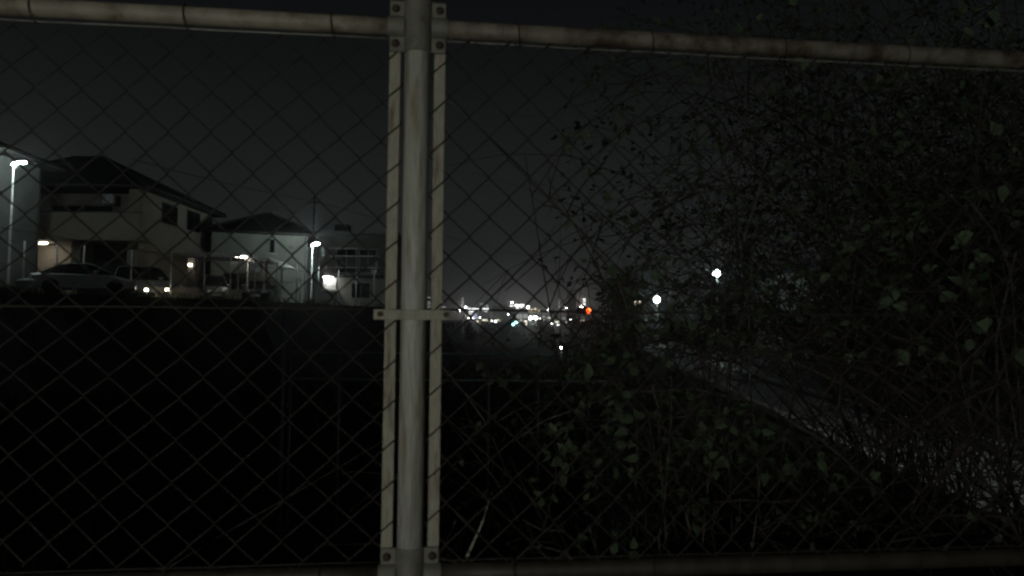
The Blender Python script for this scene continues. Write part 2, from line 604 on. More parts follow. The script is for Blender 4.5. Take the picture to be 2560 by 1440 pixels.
def zig(side, k):
    HW = .0402
    h = .0757 if side < 0 else .0785
    if side < 0:
        sL = -0.155 + .0042 - HW * k
        z0 = 1.579 + (0 if k % 2 == 0 else h / 2)
    else:
        sL = 0.0667 - HW + HW * k
        z0 = 1.581 + (h / 2 if k % 2 == 0 else 0)
    # node of the left column at z0 + n*h, of the right column half a step away
    n0 = math.ceil((ZBOT + .004 - z0) / (h / 2))
    n1 = math.floor((ZTOP - .004 - z0) / (h / 2))
    pts = []
    for n in range(n0, n1 + 1):
        left = n % 2 == 0
        s = sL + (0 if left else HW)
        z = z0 + n * h / 2
        inw = .0022 if left else -.0022
        ys_ = .0018 if left else -.0018
        for dz, dy in ((-.0022, -1), (.0022, 1)):
            ss, yy, zz = fdef(s + inw * .5, z + dz, side)
            pts.append(Vector((ss, yy + dy * (-.0024 if left else .0024) + .003, zz)))
    return pts


for side, cnt in ((-1, 34), (1, 42)):
    for k in range(-3 if side < 0 else 0, cnt):
        pts = zig(side, k)
        cx = sum(p.x for p in pts) / len(pts)
        if side < 0 and cx > -.032 or side > 0 and cx < .03 or not (S0 < cx < S1):
            continue
        MB().tube(pts, .0017, 5).build('mesh_wire', M['wire'], fence)

# ------------------------------------------------------------------ street lamps
LAMPG = 'white street lamps'


def street_lamp(loc, h, rz, label, glowm='lamp', s=1.0, ball=False, pm='pole'):
    t = empty('street_lamp', loc, rz, label, 'street lamp', LAMPG)
    MB().tube([(0, 0, 0), (0, 0, .5), (0, 0, .52), (0, 0, h)], [.085, .085, .062, .042], 14).build('pole', M[pm], t)
    MB().box((-.13, -.13, 0), (.13, .13, .03)).build('base_plate', M[pm], t)
    MB().tube([(0, 0, h - .05), (0, 0, h + .02)], .05, 12).build('pole_cap', M['housing'], t)
    MB().tube([(0, 0, h - .16), (.10, 0, h - .19), (.15 * s, 0, h - .10), (.17 * s, 0, h + .0)], [.03, .035, .03, .025], 10).build('arm', M[pm], t)
    tilt = Matrix.Translation((.20 * s, 0, h + .07)) @ Matrix.Rotation(rad(-14), 4, 'Y')
    hd = MB().lathe([(.0, -.088), (.10, -.086), (.17, -.074), (.175, -.060), (.0, -.060)], sides=20, sx=s, sy=.6, M=tilt)
    hd.box((-.27 * s, -.05, -.055), (-.18 * s, .05, .02), tilt)
    head = hd.build('lamp_head', M['housing'], t)
    if ball:
        MB().lathe([(s * .19 * math.sin(a * math.pi / 10), h + .19 * s - s * .19 * math.cos(a * math.pi / 10)) for a in range(11)], c=(.04, 0, .03), sides=18).build('diffuser', M[glowm], head)
        return t
    MB().lathe([(.0, -.058), (.16, -.055), (.25, -.036), (.29, .0), (.25, .045), (.15, .075), (.0, .085)], sides=22, sx=s, sy=.62 * s, M=tilt).build('diffuser', M[glowm], head)
    return t


def at_ground(px, py, Y, z):
    p = P(px, py, Y)
    return (p.x, Y, z), p.z


loc, z = at_ground(34, 410, 33.9, ZT)
street_lamp(loc, z - ZT - .03, rad(12), 'tall white street lamp beside the grey house, over the white sedan', 'lampleft', 1.15)
loc, z = at_ground(781, 612, 47.6, ZT)
street_lamp(loc, z - ZT - .03, rad(10), 'white street lamp in front of the dark flat roofed house')
loc, z = at_ground(1793, 694, 44, 0)
street_lamp(loc, z, rad(180), 'nearer of two white street lamps shining through the twigs by the road', 'lampfar', 1.15, True, 'concrete')
loc, z = at_ground(1643, 757, 80, 0)
street_lamp(loc, z, rad(195), 'more distant of two white street lamps shining through the twigs by the road', 'lampfar', 1.75, True, 'concrete')


street_lamp((8.7, 8.0, 0), 5.0, rad(180), 'third white street lamp of the row by the road, just beyond the right edge', 'lamproad')


# ------------------------------------------------------------------ houses
def window(parent, M4, w, h, fm='frame', gm='glass', t=.06, mull=1, name='window'):
    """window set on a wall: M4 puts local x along the wall, y out of it, z up; origin at its lower left corner"""
    f = MB()
    d0, d1 = -.02, .05
    f.box((0, d0, 0), (w, d1, t), M4).box((0, d0, h - t), (w, d1, h), M4).box((0, d0, t), (t, d1, h - t), M4).box((w - t, d0, t), (w, d1, h - t), M4)
    for k in range(1, mull + 1):
        x = w * k / (mull + 1)
        f.box((x - t * .4, d0, t), (x + t * .4, d1 - .012, h - t), M4)
    o = f.build(name, M[fm], parent)
    n = mull + 1
    for k in range(n):
        a = w * k / n + (t if k == 0 else t * .4)
        b_ = w * (k + 1) / n - (t if k == n - 1 else t * .4)
        MB().box((a, -.02, t), (b_, .015, h - t), M4).build('pane', M[gm], o)
    return o


def hip_roof(parent, x0, x1, y0, y1, z, rise, over=.6, ridge=None):
    x0 -= over; x1 += over; y0 -= over; y1 += over
    ym = (y0 + y1) / 2
    if ridge is None:
        d = (y1 - y0) / 2
        ridge = (x0 + d, x1 - d)
        if ridge[0] > ridge[1]:
            ridge = ((x0 + x1) / 2 - .05, (x0 + x1) / 2 + .05)
    ra, rb = Vector((ridge[0], ym, z + rise)), Vector((ridge[1], ym, z + rise))
    e = .16
    A, B, C, D = [Vector(q) for q in ((x0, y0, z), (x1, y0, z), (x1, y1, z), (x0, y1, z))]
    lo = [q - Vector((0, 0, e)) for q in (A, B, C, D)]
    r = MB()
    r.quad(A, B, rb, ra).quad(B, C, rb).quad(C, D, ra, rb).quad(D, A, ra)
    r.quad(lo[0], lo[3], lo[2], lo[1])
    for i, (p, q) in enumerate(((A, B), (B, C), (C, D), (D, A))):
        j = (i + 1) % 4
        r.quad(lo[i], lo[j], q, p)
    o = r.build('roof', M['roof'], parent)
    cp = MB()
    cp.tube([ra + Vector((0, 0, .03)), rb + Vector((0, 0, .03))], .10, 8)
    for c, q in ((A, ra), (D, ra), (B, rb), (C, rb)):
        cp.tube([c + Vector((0, 0, .03)), q + Vector((0, 0, .03))], .08, 8)
    cp.build('ridge_tiles', M['roof'], o)
    g = MB()
    for p, q in ((A, B), (B, C)):
        n = (q - p).normalized().cross(Vector((0, 0, 1)))
        g.tube([p + n * .06 - Vector((0, 0, .08)), q + n * .06 - Vector((0, 0, .08))], .06, 8)
    g.build('gutter', M['gutter'], o)
    return o


def RX(a=0.0, p=(0, 0, 0), n='-y'):
    """matrix for a window: wall facing -y (towards the camera) or +x"""
    if n == '-y':
        return Matrix.Translation(p) @ Matrix(((1, 0, 0, 0), (0, -1, 0, 0), (0, 0, 1, 0), (0, 0, 0, 1)))
    return Matrix.Translation(p) @ Matrix(((0, 1, 0, 0), (1, 0, 0, 0), (0, 0, 1, 0), (0, 0, 0, 1)))


def xz(px, py, Y):
    p = P(px, py, Y)
    return p.x, p.z


# grey house at the left edge
h0 = empty('house', (-29, 33, ZT), 0, 'grey house cut off by the frame behind the tallest street lamp', 'house', 'houses on the terrace')
o0 = Vector((-29, 33, ZT))
ztop0 = 9.9
MB().box((-35 + 29, 27.5 - 33, -.2), (-24.75 + 29, 38 - 33, ztop0 - ZT)).build('wall', M['wall_grey'], h0)
hip_roof(h0, -6, 4.25, -5.5, 5, ztop0 - ZT, 2.4, .75)
window(h0, RX(0, (4.25, -1.2, 1.0), '+x'), 1.6, 1.2, 'darkframe')
window(h0, RX(0, (4.25, -2.4, 4.2), '+x'), 1.4, 1.1, 'darkframe')
MB().tube([(4.33, 4.8, 0), (4.33, 4.8, ztop0 - ZT - .1)], .045, 8).build('downpipe', M['gutter'], h0)

# beige house with the balcony
Y1 = 41.0
h1 = empty('house', (-25, Y1, ZT), 0, 'two storey beige house with a deep balcony and a lit porch', 'house', 'houses on the terrace')
ox, oy, oz = 25.0, -Y1, -ZT
def h1b(a, b): return (a[0] + ox, a[1] + oy, a[2] + oz), (b[0] + ox, b[1] + oy, b[2] + oz)
xl, xr = -31.0, xz(350, 500, Y1)[0]
zt1 = xz(350, 466, Y1)[1]
zs1 = xz(300, 600, 40.1)[1]
w = MB()
w.box(*h1b((xl, Y1 + 1.6, ZT - .2), (xr, Y1 + 10, zt1)))
xp = xz(322, 500, Y1)[0]
w.box(*h1b((xp, Y1, ZT - .2), (xr, Y1 + 1.6, zt1 - .002)))
w.box(*h1b((xz(176, 640, Y1)[0], Y1 + .05, ZT - .2), (xz(199, 640, Y1)[0], Y1 + 1.6, zs1 - .02)))
w.build('wall', M['wall_beige'], h1)
xb0, xb1 = xz(40, 560, 40.1)[0], xz(349, 560, 40.1)[0]
zb1 = xz(200, 531, 40.1)[1]
bl = MB().box(*h1b((xb0, 40.1, zs1), (xb1, Y1 + 1.6, zs1 + .18)))
bl.box(*h1b((xb0, 40.1, zs1 + .18), (xb1, 40.25, zb1)))
bl.box(*h1b((xb1 - .15, 40.25, zs1 + .18), (xb1, Y1 - .004, zb1)))
bal = bl.build('balcony', M['wall_beige'], h1)
MB().box(*h1b((xb0, 40.06, zb1), (xb1 + .04, 40.29, zb1 + .06))).build('balcony_rail', M['gutter'], bal)
hip_roof(h1, xl + ox, xr + ox, 0.0, 10.0, zt1 - ZT, 2.75, .65, ridge=(xl + ox + 3.0, xz(262, 398, 46)[0] + ox))
# doors behind the balcony, garage shutter, porch door
window(h1, RX(0, (xz(110, 0, Y1)[0] + ox, 1.6, zs1 - ZT + .3), '-y'), 1.8, 2.0, 'darkframe')
window(h1, RX(0, (xz(190, 0, Y1)[0] + ox, 1.6, zs1 - ZT + .3), '-y'), 1.7, 2.0, 'darkframe')
gs = MB()
x0, x1 = xz(203, 640, Y1)[0] + ox, xz(320, 640, Y1)[0] + ox
sh = MB().box((x0, 1.2, 0), (x1, 1.3, zs1 - ZT - .03)).build('garage_shutter', M['wall_dark'], h1)
slat = MB().box((0, 0, 0), (x1 - x0, .03, .075)).mesh('slat', M['wall_dark'])
for k in range(28):
    inst('slat', slat, sh, Matrix.Translation((x0, 1.17, .05 + k * .1)))
dr = MB().box((xz(120, 0, Y1)[0] + ox, 1.52, 0), (xz(146, 0, Y1)[0] + ox, 1.6, 2.1)).build('front_door', M['wall_brown'], h1)
MB().tube([(xz(143, 0, Y1)[0] + ox, 1.48, .9), (xz(143, 0, Y1)[0] + ox, 1.48, 1.3)], .02, 8).build('handle', M['frame'], dr)
px_, pz_ = xz(106, 604, Y1 + .5)
MB().lathe([(.0, .02), (.30, .0), (.28, -.07), (.0, -.10)], c=(px_ + ox, .45, zs1 - ZT - .03), sides=18).build('porch_lamp', M['warm'], h1)
# side wall windows
for (pxa, pya, pxb, pyb, Ya, Yb) in ((388, 505, 421, 562, 43.6, 45.6), (441, 523, 471, 580, 47.0, 48.9)):
    za = xz(pxa, pyb - 6, Ya)[1]
    zb = xz(pxa, pya, Ya)[1]
    window(h1, RX(0, (xr + ox, Ya - Y1, za - ZT), '+x'), Yb - Ya, zb - za, 'darkframe')
MB().tube([(xr + ox + .05, 9.7, 0), (xr + ox + .05, 9.7, zt1 - ZT - .1)], .045, 8).build('downpipe', M['gutter'], h1)
ac = xz(264, 511, Y1 + 1.15)
t = empty('air_conditioner', (ac[0], Y1 + 1.1, ac[1]), 0, 'pale outdoor air conditioner unit hung above the balcony of the beige house', 'air conditioner')
MB().box((0, -.3, 0), (.62, 0, .55)).build('casing', M['white_metal'], t, .02)
MB().lathe([(.20, 0), (.22, 0), (.22, .015), (.20, .015)], sides=18, M=Matrix.Translation((.26, -.301, .28)) @ Matrix.Rotation(math.pi / 2, 4, 'X')).build('fan_guard', M['gutter'], t)
MB().box((.05, -.28, -.04), (.12, .5, -.002)).box((.48, -.28, -.04), (.55, .5, -.002)).build('bracket', M['gutter'], t)

# cream house with hip roof
p2 = P(648, 730, 50)
h2 = empty('house', (p2.x, 50, ZT), rad(19), 'cream house with one tall slit window and a dark hip roof', 'house', 'houses on the terrace')
ze2 = P(648, 580, 50).z - ZT
hw = 3.12
MB().box((-hw, 0, -.2), (hw, 6.5, ze2)).build('wall', M['wall_cream'], h2)
hip_roof(h2, -hw, hw, 0, 6.5, ze2, 1.75, .55, ridge=(.35, .75))
zw0, zw1 = P(672, 632, 50).z - ZT, P(672, 596, 50).z - ZT
window(h2, RX(0, (.55, 0, zw0), '-y'), .42, zw1 - zw0, 'frame', mull=0)
MB().box((.45, -.12, zw0 - .07), (1.07, .0, zw0 - .01)).build('window_sill', M['white_metal'], h2)
MB().box((.45, -.16, zw1 + .01), (1.07, .0, zw1 + .07)).build('window_hood', M['white_metal'], h2)
window(h2, RX(0, (-2.3, 0, 1.0), '-y'), 1.5, 1.1, 'darkframe')
MB().box((1.85, -.12, ze2 - 1.1), (2.15, -.002, ze2 - .85)).build('vent_hood', M['wall_grey'], h2)
MB().tube([(hw - .12, -.06, 0), (hw - .12, -.06, ze2 - .15)], .045, 8).build('downpipe', M['frame'], h2)
# dark lean-to on its left
q = P(512, 700, 51)
lt = empty('shed', (q.x, 51, ZT), rad(10), 'tall dark shed between the beige and the cream house', 'shed')
hz = P(512, 580, 51).z - ZT
MB().box((-.72, 0, 0), (.66, 3.4, hz)).build('wall', M['wall_dark'], lt)
MB().prism([(-.9, hz), (.84, hz), (.84, hz + .12), (-.9, hz + .22)], 'y', -.2, 3.6).build('roof', M['roof'], lt)
MB().box((-.4, -.05, 0), (.4, .0, 2.0)).build('door', M['gutter'], lt)

# dark modern house
Y3 = 59.0
xa, xb = xz(786, 640, Y3)[0], xz(985, 640, Y3)[0]
h3 = empty('house', (xa, Y3, ZT), 0, 'dark flat roofed house with pale balcony rails and a bright soffit lamp', 'house', 'houses on the terrace')
zt3 = xz(880, 586, Y3)[1] - ZT
wd = xb - xa
zl3 = xz(880, 690, Y3)[1] - ZT
MB().box((0, .9, zl3), (wd, 9, zt3)).build('upper_wall', M['wall_brown'], h3)
MB().box((.9, 1.6, -.2), (wd - .3, 9, zl3 - .002)).build('lower_wall', M['wall_cream'], h3)
MB().box((-.35, -.4, zt3), (wd + .35, 9.3, zt3 + .22)).build('roof', M['wall_grey'], h3)
x0, z0 = xz(840, 579, Y3 + 4); x1, z1 = xz(873, 563, Y3 + 4)
MB().box((x0 - xa, 3.5, zt3 + .223), (x1 - xa, 4.8, z1 - ZT)).build('chimney', M['wall_dark'], h3)
x0 = xz(838, 0, Y3)[0] - xa; x1 = xz(962, 0, Y3)[0] - xa
zb = [xz(890, v, Y3)[1] - ZT for v in (621, 640, 669)]
MB().box((x0, 0, zl3 + .05), (x1, .88, zl3 + .22)).build('balcony_floor', M['wall_grey'], h3)
rl = MB().box((x0, 0, zb[2] - .03), (x1, .06, zb[2] + .03)).box((x0, 0, zb[1] - .04), (x1, .06, zb[1] + .04)).box((x0, 0, zb[0] - .03), (x0 + 2.3, .06, zb[0] + .03))
brl = rl.build('balcony_rail', M['white_metal'], h3)
bal_m = MB().box((-.012, .01, 0), (.012, .04, zb[1] - zb[2] - .08)).mesh('baluster', M['frame'])
for k in range(28):
    inst('baluster', bal_m, brl, Matrix.Translation((x0 + .08 + k * (x1 - x0 - .16) / 27, 0, zb[2] + .035)))
window(h3, RX(0, (x0 + .3, .9, zl3 + .3), '-y'), 1.7, 2.0, 'frame')
window(h3, RX(0, (x0 + 2.2, .9, zl3 + .3), '-y'), 1.5, 2.0, 'frame')
window(h3, RX(0, (xz(882, 0, Y3)[0] - xa, 1.6, .9), '-y'), 1.6, 1.3, 'frame')
lx, lz = xz(820, 684, Y3 + 1.2)
MB().lathe([(.0, .0), (.42, -.0), (.36, -.08), (.0, -.12)], c=(lx - xa, 1.2, zl3 - .004), sides=18).build('soffit_lamp', M['warmwhite'], h3)
MB().box((lx - xa - .45, 1.5, 1.6), (lx - xa + .62, 1.598, zl3 - .15)).build('entrance_panel', M['white_metal'], h3)
MB().box((lx - xa - .45, 1.0, 1.3), (lx - xa + .9, 1.58, 1.42)).build('step_shelf', M['wall_grey'], h3)

# ------------------------------------------------------------------ carports, cars, fittings on the terrace
def carport(pxa, pxb, py, Y, dep, label, slope=False):
    xa_, z = xz(pxa, py, Y)
    xb_, _ = xz(pxb, py, Y)
    t = empty('carport', (xa_, Y, ZT), 0, label, 'carport', 'carports')
    L, h = xb_ - xa_, z - ZT
    rf = MB().box((0, 0, h - .10), (L, dep, h))
    if slope:
        rf.prism([(L, h - .1), (L, h), (L + .75, h - .45), (L + .72, h - .53)], 'y', 0, dep)
    rf.build('roof', M['white_metal'], t)
    for x, y in ((.15, .25), (L - .2, .25), (.15, dep - .3), (L - .2, dep - .3)):
        MB().box((x - .05, y - .05, 0), (x + .05, y + .05, h - .1)).build('post', M['frame'], t)
    bm = MB().box((.05, .10, h - .24), (L - .05, .16, h - .102))
    bm.build('beam', M['white_metal'], t)
    return t, L, h


c1, L1, H1 = carport(392, 602, 630, 43.8, 4.6, 'white flat carport reaching from the beige house towards the cream house')
MB().box((L1 - .7, 1.0, H1 - .17), (L1 - .15, 1.5, H1 - .102)).build('ceiling_lamp', M['warm'], c1)
c2, L2, H2 = carport(611, 667, 643, 45.2, 4.0, 'small white carport with a sloping end before the cream house', True)


def wheel(parent, x, y, r=.31, w=.20):
    s = 1 if y > 0 else -1
    T = Matrix.Translation((x, y, r)) @ Matrix.Rotation(math.pi / 2, 4, 'X')
    o = empty('wheel', (0, 0, 0))
    o.parent = parent
    MB().lathe([(r * .62, -w / 2), (r * .92, -w / 2), (r, -w * .3), (r, w * .3), (r * .92, w / 2), (r * .62, w / 2)], sides=22, M=T).build('tyre', M['tyre'], o)
    rm = MB().lathe([(0, -w * .34), (r * .2, -w * .36), (r * .3, -w * .2), (r * .56, -w * .28), (r * .63, -w * .45), (r * .63, w * .45), (r * .56, w * .28), (r * .3, w * .2), (r * .2, w * .36), (0, w * .34)], sides=22, M=T)
    rm.build('rim', M['rim'], o)


def car(loc, rz, paint, label, prof, cabin, L, Wd, wb):
    """prof: lower body outline (x, z); cabin: roof-and-glass outline (x, z); front at +x"""
    t = empty('parked_car', loc, rz, label, 'car', 'cars parked on the terrace')
    n = 7
    b = MB()
    hw_ = Wd / 2
    rows = []
    for k in range(n):
        u = -1 + 2 * k / (n - 1)
        y_ = hw_ * math.sin(u * math.pi / 2)
        inset = .16 * abs(u) ** 5
        rows.append([Vector((x * (1 - inset / (L / 2) * (abs(x) / (L / 2)) ** 2), y_, z + (-.10 * abs(u) ** 6 if z > .45 else .06 * abs(u) ** 6))) for x, z in prof])
    m = len(prof)
    for k in range(n - 1):
        for i in range(m):
            j = (i + 1) % m
            b.quad(rows[k][i], rows[k][j], rows[k + 1][j], rows[k + 1][i])
            b.sm[-1] = True
    b.quad(*rows[0][::-1]); b.quad(*rows[-1])
    body = b.build('body', paint, t)
    # cabin: glass block, then roof and pillars proud of it
    top = max(z for x, z in cabin)
    base = min(z for x, z in cabin)
    def cw(z): return hw_ - .06 - .20 * max(0, (z - base) / (top - base))
    g = MB()
    A = [Vector((x, -cw(z), z)) for x, z in cabin]
    B = [Vector((x, cw(z), z)) for x, z in cabin]
    g.quad(*A[::-1]); g.quad(*B)
    for i in range(len(cabin)):
        j = (i + 1) % len(cabin)
        g.quad(A[i], A[j], B[j], B[i])
    g.build('window_glass', M['glass'], t)
    ridge = [q for q in cabin if q[1] > base + .001]
    line = [cabin[0]] + ridge + [cabin[-1]]
    for s in (-1, 1):
        MB().tube([(x, s * (cw(z) + .012), z + .012) for x, z in line], .034, 8).build('roof_pillar', paint, t)
    xm = .1
    for s in (-1, 1):
        MB().tube([(xm, s * (cw(base) + .012), base), (xm - .02, s * (cw(top) + .012), top)], .028, 6).build('door_pillar', M['cardark'], t)
        MB().box((line[-2][0] - .05, s * hw_, base + .02), (line[-2][0] + .16, s * (hw_ + .17), base + .17)).build('mirror', paint, t, .02)
        d = MB().box((xm - .95, s * (hw_ - .005), .34), (xm - .02, s * (hw_ + .004), base - .06)).build('door', paint, t, .003)
        MB().box((xm - .9, s * (hw_ + .006), base - .18), (xm - .70, s * (hw_ + .03), base - .14)).build('handle', M['frame'], d)
        d = MB().box((xm + .02, s * (hw_ - .005), .34), (xm + 1.0, s * (hw_ + .004), base - .06)).build('door', paint, t, .003)
        MB().box((xm + .08, s * (hw_ + .006), base - .18), (xm + .28, s * (hw_ + .03), base - .14)).build('handle', M['frame'], d)
        MB().box((L / 2 - .22, s * (hw_ - .52), .58), (L / 2 - .02, s * (hw_ - .16), .74)).build('headlight', M['lens'], t, .03)
        MB().box((-L / 2 + .02, s * (hw_ - .42), .66), (-L / 2 + .16, s * (hw_ - .12), .88)).build('tail_light', M['tail'], t, .03)
    rf = MB()
    r2 = [q for q in ridge if q[1] > top - .16]
    for i in range(len(r2) - 1):
        (xa_, za_), (xb_, zb_) = r2[i], r2[i + 1]
        rf.quad((xa_, -cw(za_), za_ + .02), (xb_, -cw(zb_), zb_ + .02), (xb_, cw(zb_), zb_ + .02), (xa_, cw(za_), za_ + .02))
    rf.build('roof', paint, t)
    MB().box((L / 2 - .03, -.26, .36), (L / 2 + .015, .26, .48)).build('number_plate', M['white_metal'], t)
    for x in (-wb / 2, wb / 2):
        for s in (-1, 1):
            MB().lathe([(0, 0), (.37, 0), (.37, .012), (0, .012)], sides=20, M=Matrix.Translation((x, s * (hw_ - .002), .33)) @ Matrix.Rotation(s * -math.pi / 2, 4, 'X')).build('wheel_arch', M['tyre'], t)
            wheel(t, x, s * (hw_ - .075))
    return t


SED = [(-2.25, .30), (-2.28, .62), (-2.2, .93), (-1.5, 1.0), (.9, .98), (1.6, .86), (2.12, .74), (2.25, .55), (2.22, .28), (1.6, .22), (-1.6, .22)]
SEDC = [(-1.75, .97), (-1.05, 1.34), (-.55, 1.45), (.1, 1.46), (.45, 1.38), (1.25, .97)]
KEI = [(-1.68, .28), (-1.7, .95), (-1.55, 1.05), (1.0, 1.02), (1.5, .92), (1.68, .62), (1.66, .28), (1.2, .22), (-1.2, .22)]
KEIC = [(-1.62, 1.03), (-1.5, 1.62), (-1.2, 1.72), (.35, 1.72), (.62, 1.62), (1.2, 1.0)]
q = P(190, 715, 34.9)
ang = math.atan2(edgeXY(300)[1] - edgeXY(60)[1], edgeXY(300)[0] - edgeXY(60)[0])
car((q.x, 35.6, ZT), ang * .55, M['carwhite'], 'white sedan parked side on beneath the tallest street lamp', SED, SEDC, 4.5, 1.7, 2.66)
q = P(378, 690, 40.6)
car((q.x, 40.4, ZT), rad(20), M['cargrey'], 'grey boxy small car parked at the right of the white sedan', KEI, KEIC, 3.4, 1.48, 2.4)
q = P(530, 690, 46)
car((q.x, 46.2, ZT), rad(-60), M['cargrey'], 'grey boxy small car parked under the flat carport', KEI, KEIC, 3.4, 1.48, 2.4)
q = P(640, 700, 46.5)
car((q.x, 47, ZT), rad(-75), M['cardark'], 'black car standing nose out under the sloping carport, headlights glinting', SED, SEDC, 4.5, 1.7, 2.66)

q = P(66, 712, 33.9)
t = empty('storage_tub', (q.x, 33.9, ZT), rad(10), 'pale rounded plastic tub at the terrace edge left of the white sedan', 'tub')
MB().lathe([(.0, 0), (.34, 0), (.40, .35), (.42, .50)], sides=20, sy=.75).build('tub_body', M['plastic'], t)
MB().lathe([(.43, .50), (.45, .53), (.40, .60), (.22, .66), (0, .68)], sides=20, sy=.75).build('lid', M['plastic'], t)

# low block wall with two garden lamps
q = P(430, 720, 40)
t = empty('block_wall', (P(385, 720, 39.4).x, 39.2, ZT), rad(16), 'low beige block wall by the terrace edge under two garden lamps', 'wall')
blk = MB().box((.005, 0, .005), (.385, .12, .185)).mesh('block', M['wall_beige'])
for r_ in range(3):
    for k in range(6):
        inst('block', blk, t, Matrix.Translation((k * .39 + (.19 if r_ % 2 else 0), R.uniform(-.004, .004), r_ * .19)))
MB().box((-.02, -.02, .575), (2.6, .14, .62)).build('coping', M['concrete'], t)
for px, lab in ((366, 'warm garden lamp left of the low block wall, behind the terrace edge'), (418, 'warm garden lamp in front of the low block wall, behind the terrace edge')):
    yy = 38.5
    q = P(px, 724, yy)
    g = empty('garden_lamp', (q.x, yy, ZT), 0, lab, 'garden lamp', 'garden lamps')
    MB().tube([(0, 0, 0), (0, 0, q.z - ZT - .09)], .035, 8).build('post', M['gutter'], g)
    MB().lathe([(0, 0), (.09, .0), (.10, .06), (.09, .14), (0, .15)], c=(0, 0, q.z - ZT - .08), sides=14).build('lamp_glass', M['garden'], g)
    MB().lathe([(.13, .0), (.12, .02), (0, .06)], c=(0, 0, q.z - ZT + .075), sides=14).build('cap', M['gutter'], g)

q = P(478, 663, 43.0)
t = empty('gate_pillar', (q.x, 43.0, ZT), 0, 'rendered gate pillar with a bright white wall lamp', 'gate pillar')
MB().box((-.2, 0, 0), (.2, .4, q.z - ZT + .35)).build('pillar', M['wall_brown'], t)
MB().box((-.24, -.04, q.z - ZT + .353), (.24, .44, q.z - ZT + .42)).build('cap', M['concrete'], t)
wl = MB().box((-.14, -.06, -.09 + q.z - ZT), (.14, -.003, .09 + q.z - ZT)).build('lamp_back', M['gutter'], t)
MB().lathe([(0, -.09), (.10, -.08), (.125, 0), (.10, .08), (0, .09)], c=(0, -.14, q.z - ZT), sides=14, sy=.7).build('lamp_glass', M['garden'], wl)

q = P(569, 744, 43.2)
t = empty('bollard', (q.x, 43.2, ZT), 0, 'short white bollard at the terrace edge by the carports', 'bollard')
MB().tube([(0, 0, 0), (0, 0, .72)], .07, 12).build('post', M['white_metal'], t)
MB().lathe([(.075, .72), (.06, .77), (0, .79)], sides=12).build('cap', M['white_metal'], t)
q = P(744, 725, 46.8)
t = empty('meter_post', (q.x, 47.3, ZT), 0, 'thin pale post with a flat top bar by the cream house corner', 'post')
zz = P(744, 701, 47.3).z - ZT
MB().tube([(0, 0, 0), (0, 0, zz)], .045, 10).build('post', M['white_metal'], t)
MB().box((-.28, -.06, zz), (.12, .06, zz + .07)).build('top_bar', M['white_metal'], t)

# fence along the terrace edge
ef = empty('edge_fence', (edgeXY(0)[0], edgeXY(0)[1], ZT), 0, 'pale post and wire fence along the edge of the parking terrace', 'fence')
eo = Vector((edgeXY(0)[0], edgeXY(0)[1], ZT))
posts = []
for px in (-70, 54, 138, 206, 327, 428, 512, 578, 640, 697, 745, 800, 850, 895, 940, 985):
    x, y = edgeXY(px)
    p = Vector((x - .25, y + .35, ZT)) - eo
    posts.append(p)
    MB().tube([p, p + Vector((0, 0, 2.42))], .045, 10).build('post', M['white_metal'], ef)
for zz, r_ in ((2.35, .012), (1.25, .009), (.25, .009)):
    MB().tube([p + Vector((0, 0, zz)) for p in posts], r_, 5).build('rail_wire', M['gutter'], ef)


# weeds along the terrace edge
def tufts(name, spots, n, h, m, lean=.35, spread=.35, kind='stuff'):
    b = MB()
    for (x, y, z) in spots:
        for _ in range(n):
            a = R.uniform(0, 6.283)
            p = Vector((x + R.gauss(0, spread), y + R.gauss(0, spread), z))
            d = Vector((math.cos(a), math.sin(a), 0))
            w_ = d.cross(Vector((0, 0, 1))) * R.uniform(.012, .03)
            hh = h * R.uniform(.4, 1.2)
            tip = p + d * hh * lean * R.uniform(.2, 1.3) + Vector((0, 0, hh))
            mid = p + d * hh * .15 + Vector((0, 0, hh * .6))
            b.quad(p - w_, p + w_, mid + w_ * .8, tip, mid - w_ * .8)
    o = b.build(name, m)
    return tag(o, kind=kind)


spots = []
for px in range(-60, 1080, 7):
    x, y = edgeXY(px)
    if px < 95 or R.random() < .35:
        spots.append((x - .12, y + .1, ZT - .05))
tufts('weeds', spots, 16, .34, M['weed'])
spots = [(R.uniform(-1, 4), R.uniform(2, 9), -.02) for _ in range(160)]
spots = [s for s in spots if s[0] > .3 + (s[1] - 2.6) * .22 and s[0] < KX(s[1]) - .9]
tufts('grass', spots, 26, .38, M['weed'])

spots = []
for _ in range(5200):
    yy = 5 + 62 * R.random() ** 1.5
    xx = R.uniform(-.78 * yy - 2, .30 * yy + 1)
    spots.append((xx, yy, ZB - .05))
tufts('reeds', spots, 5, 1.25, M['basin'], .3, .30)

# wires above the terrace
def cable(pts, r_, label):
    o = MB().tube(pts, r_, 5).build('overhead_cable', M['gutter'])
    tag(o, label, 'cable', 'overhead cables')
def sagline(a, b, s, n=24):
    return [a.lerp(b, i / n) - Vector((0, 0, s * 4 * (i / n) * (1 - i / n))) for i in range(n + 1)]
cable(sagline(P(-120, 548, 31.5), P(1000, 700, 60), .35), .022, 'lower dark overhead cable crossing in front of the terrace houses')
cable(sagline(P(330, 398, 45), P(787, 503, 76), .2), .025, 'upper dark cable running from the beige house roof to the utility pole')
cable(sagline(P(787, 503, 76), P(1560, 690, 150), .6), .03, 'dark overhead cable stretching across the open sky')
q = P(786, 500, 76)
t = empty('utility_pole', (q.x, 76, ZT), 0, 'thin dark utility pole behind the cream house', 'utility pole')
MB().tube([(0, 0, 0), (0, 0, q.z - ZT + .3)], [.16, .11], 12).build('pole', M['concrete'], t)
MB().box((-.7, -.05, q.z - ZT - .35), (.7, .05, q.z - ZT - .25)).build('crossarm', M['gutter'], t)

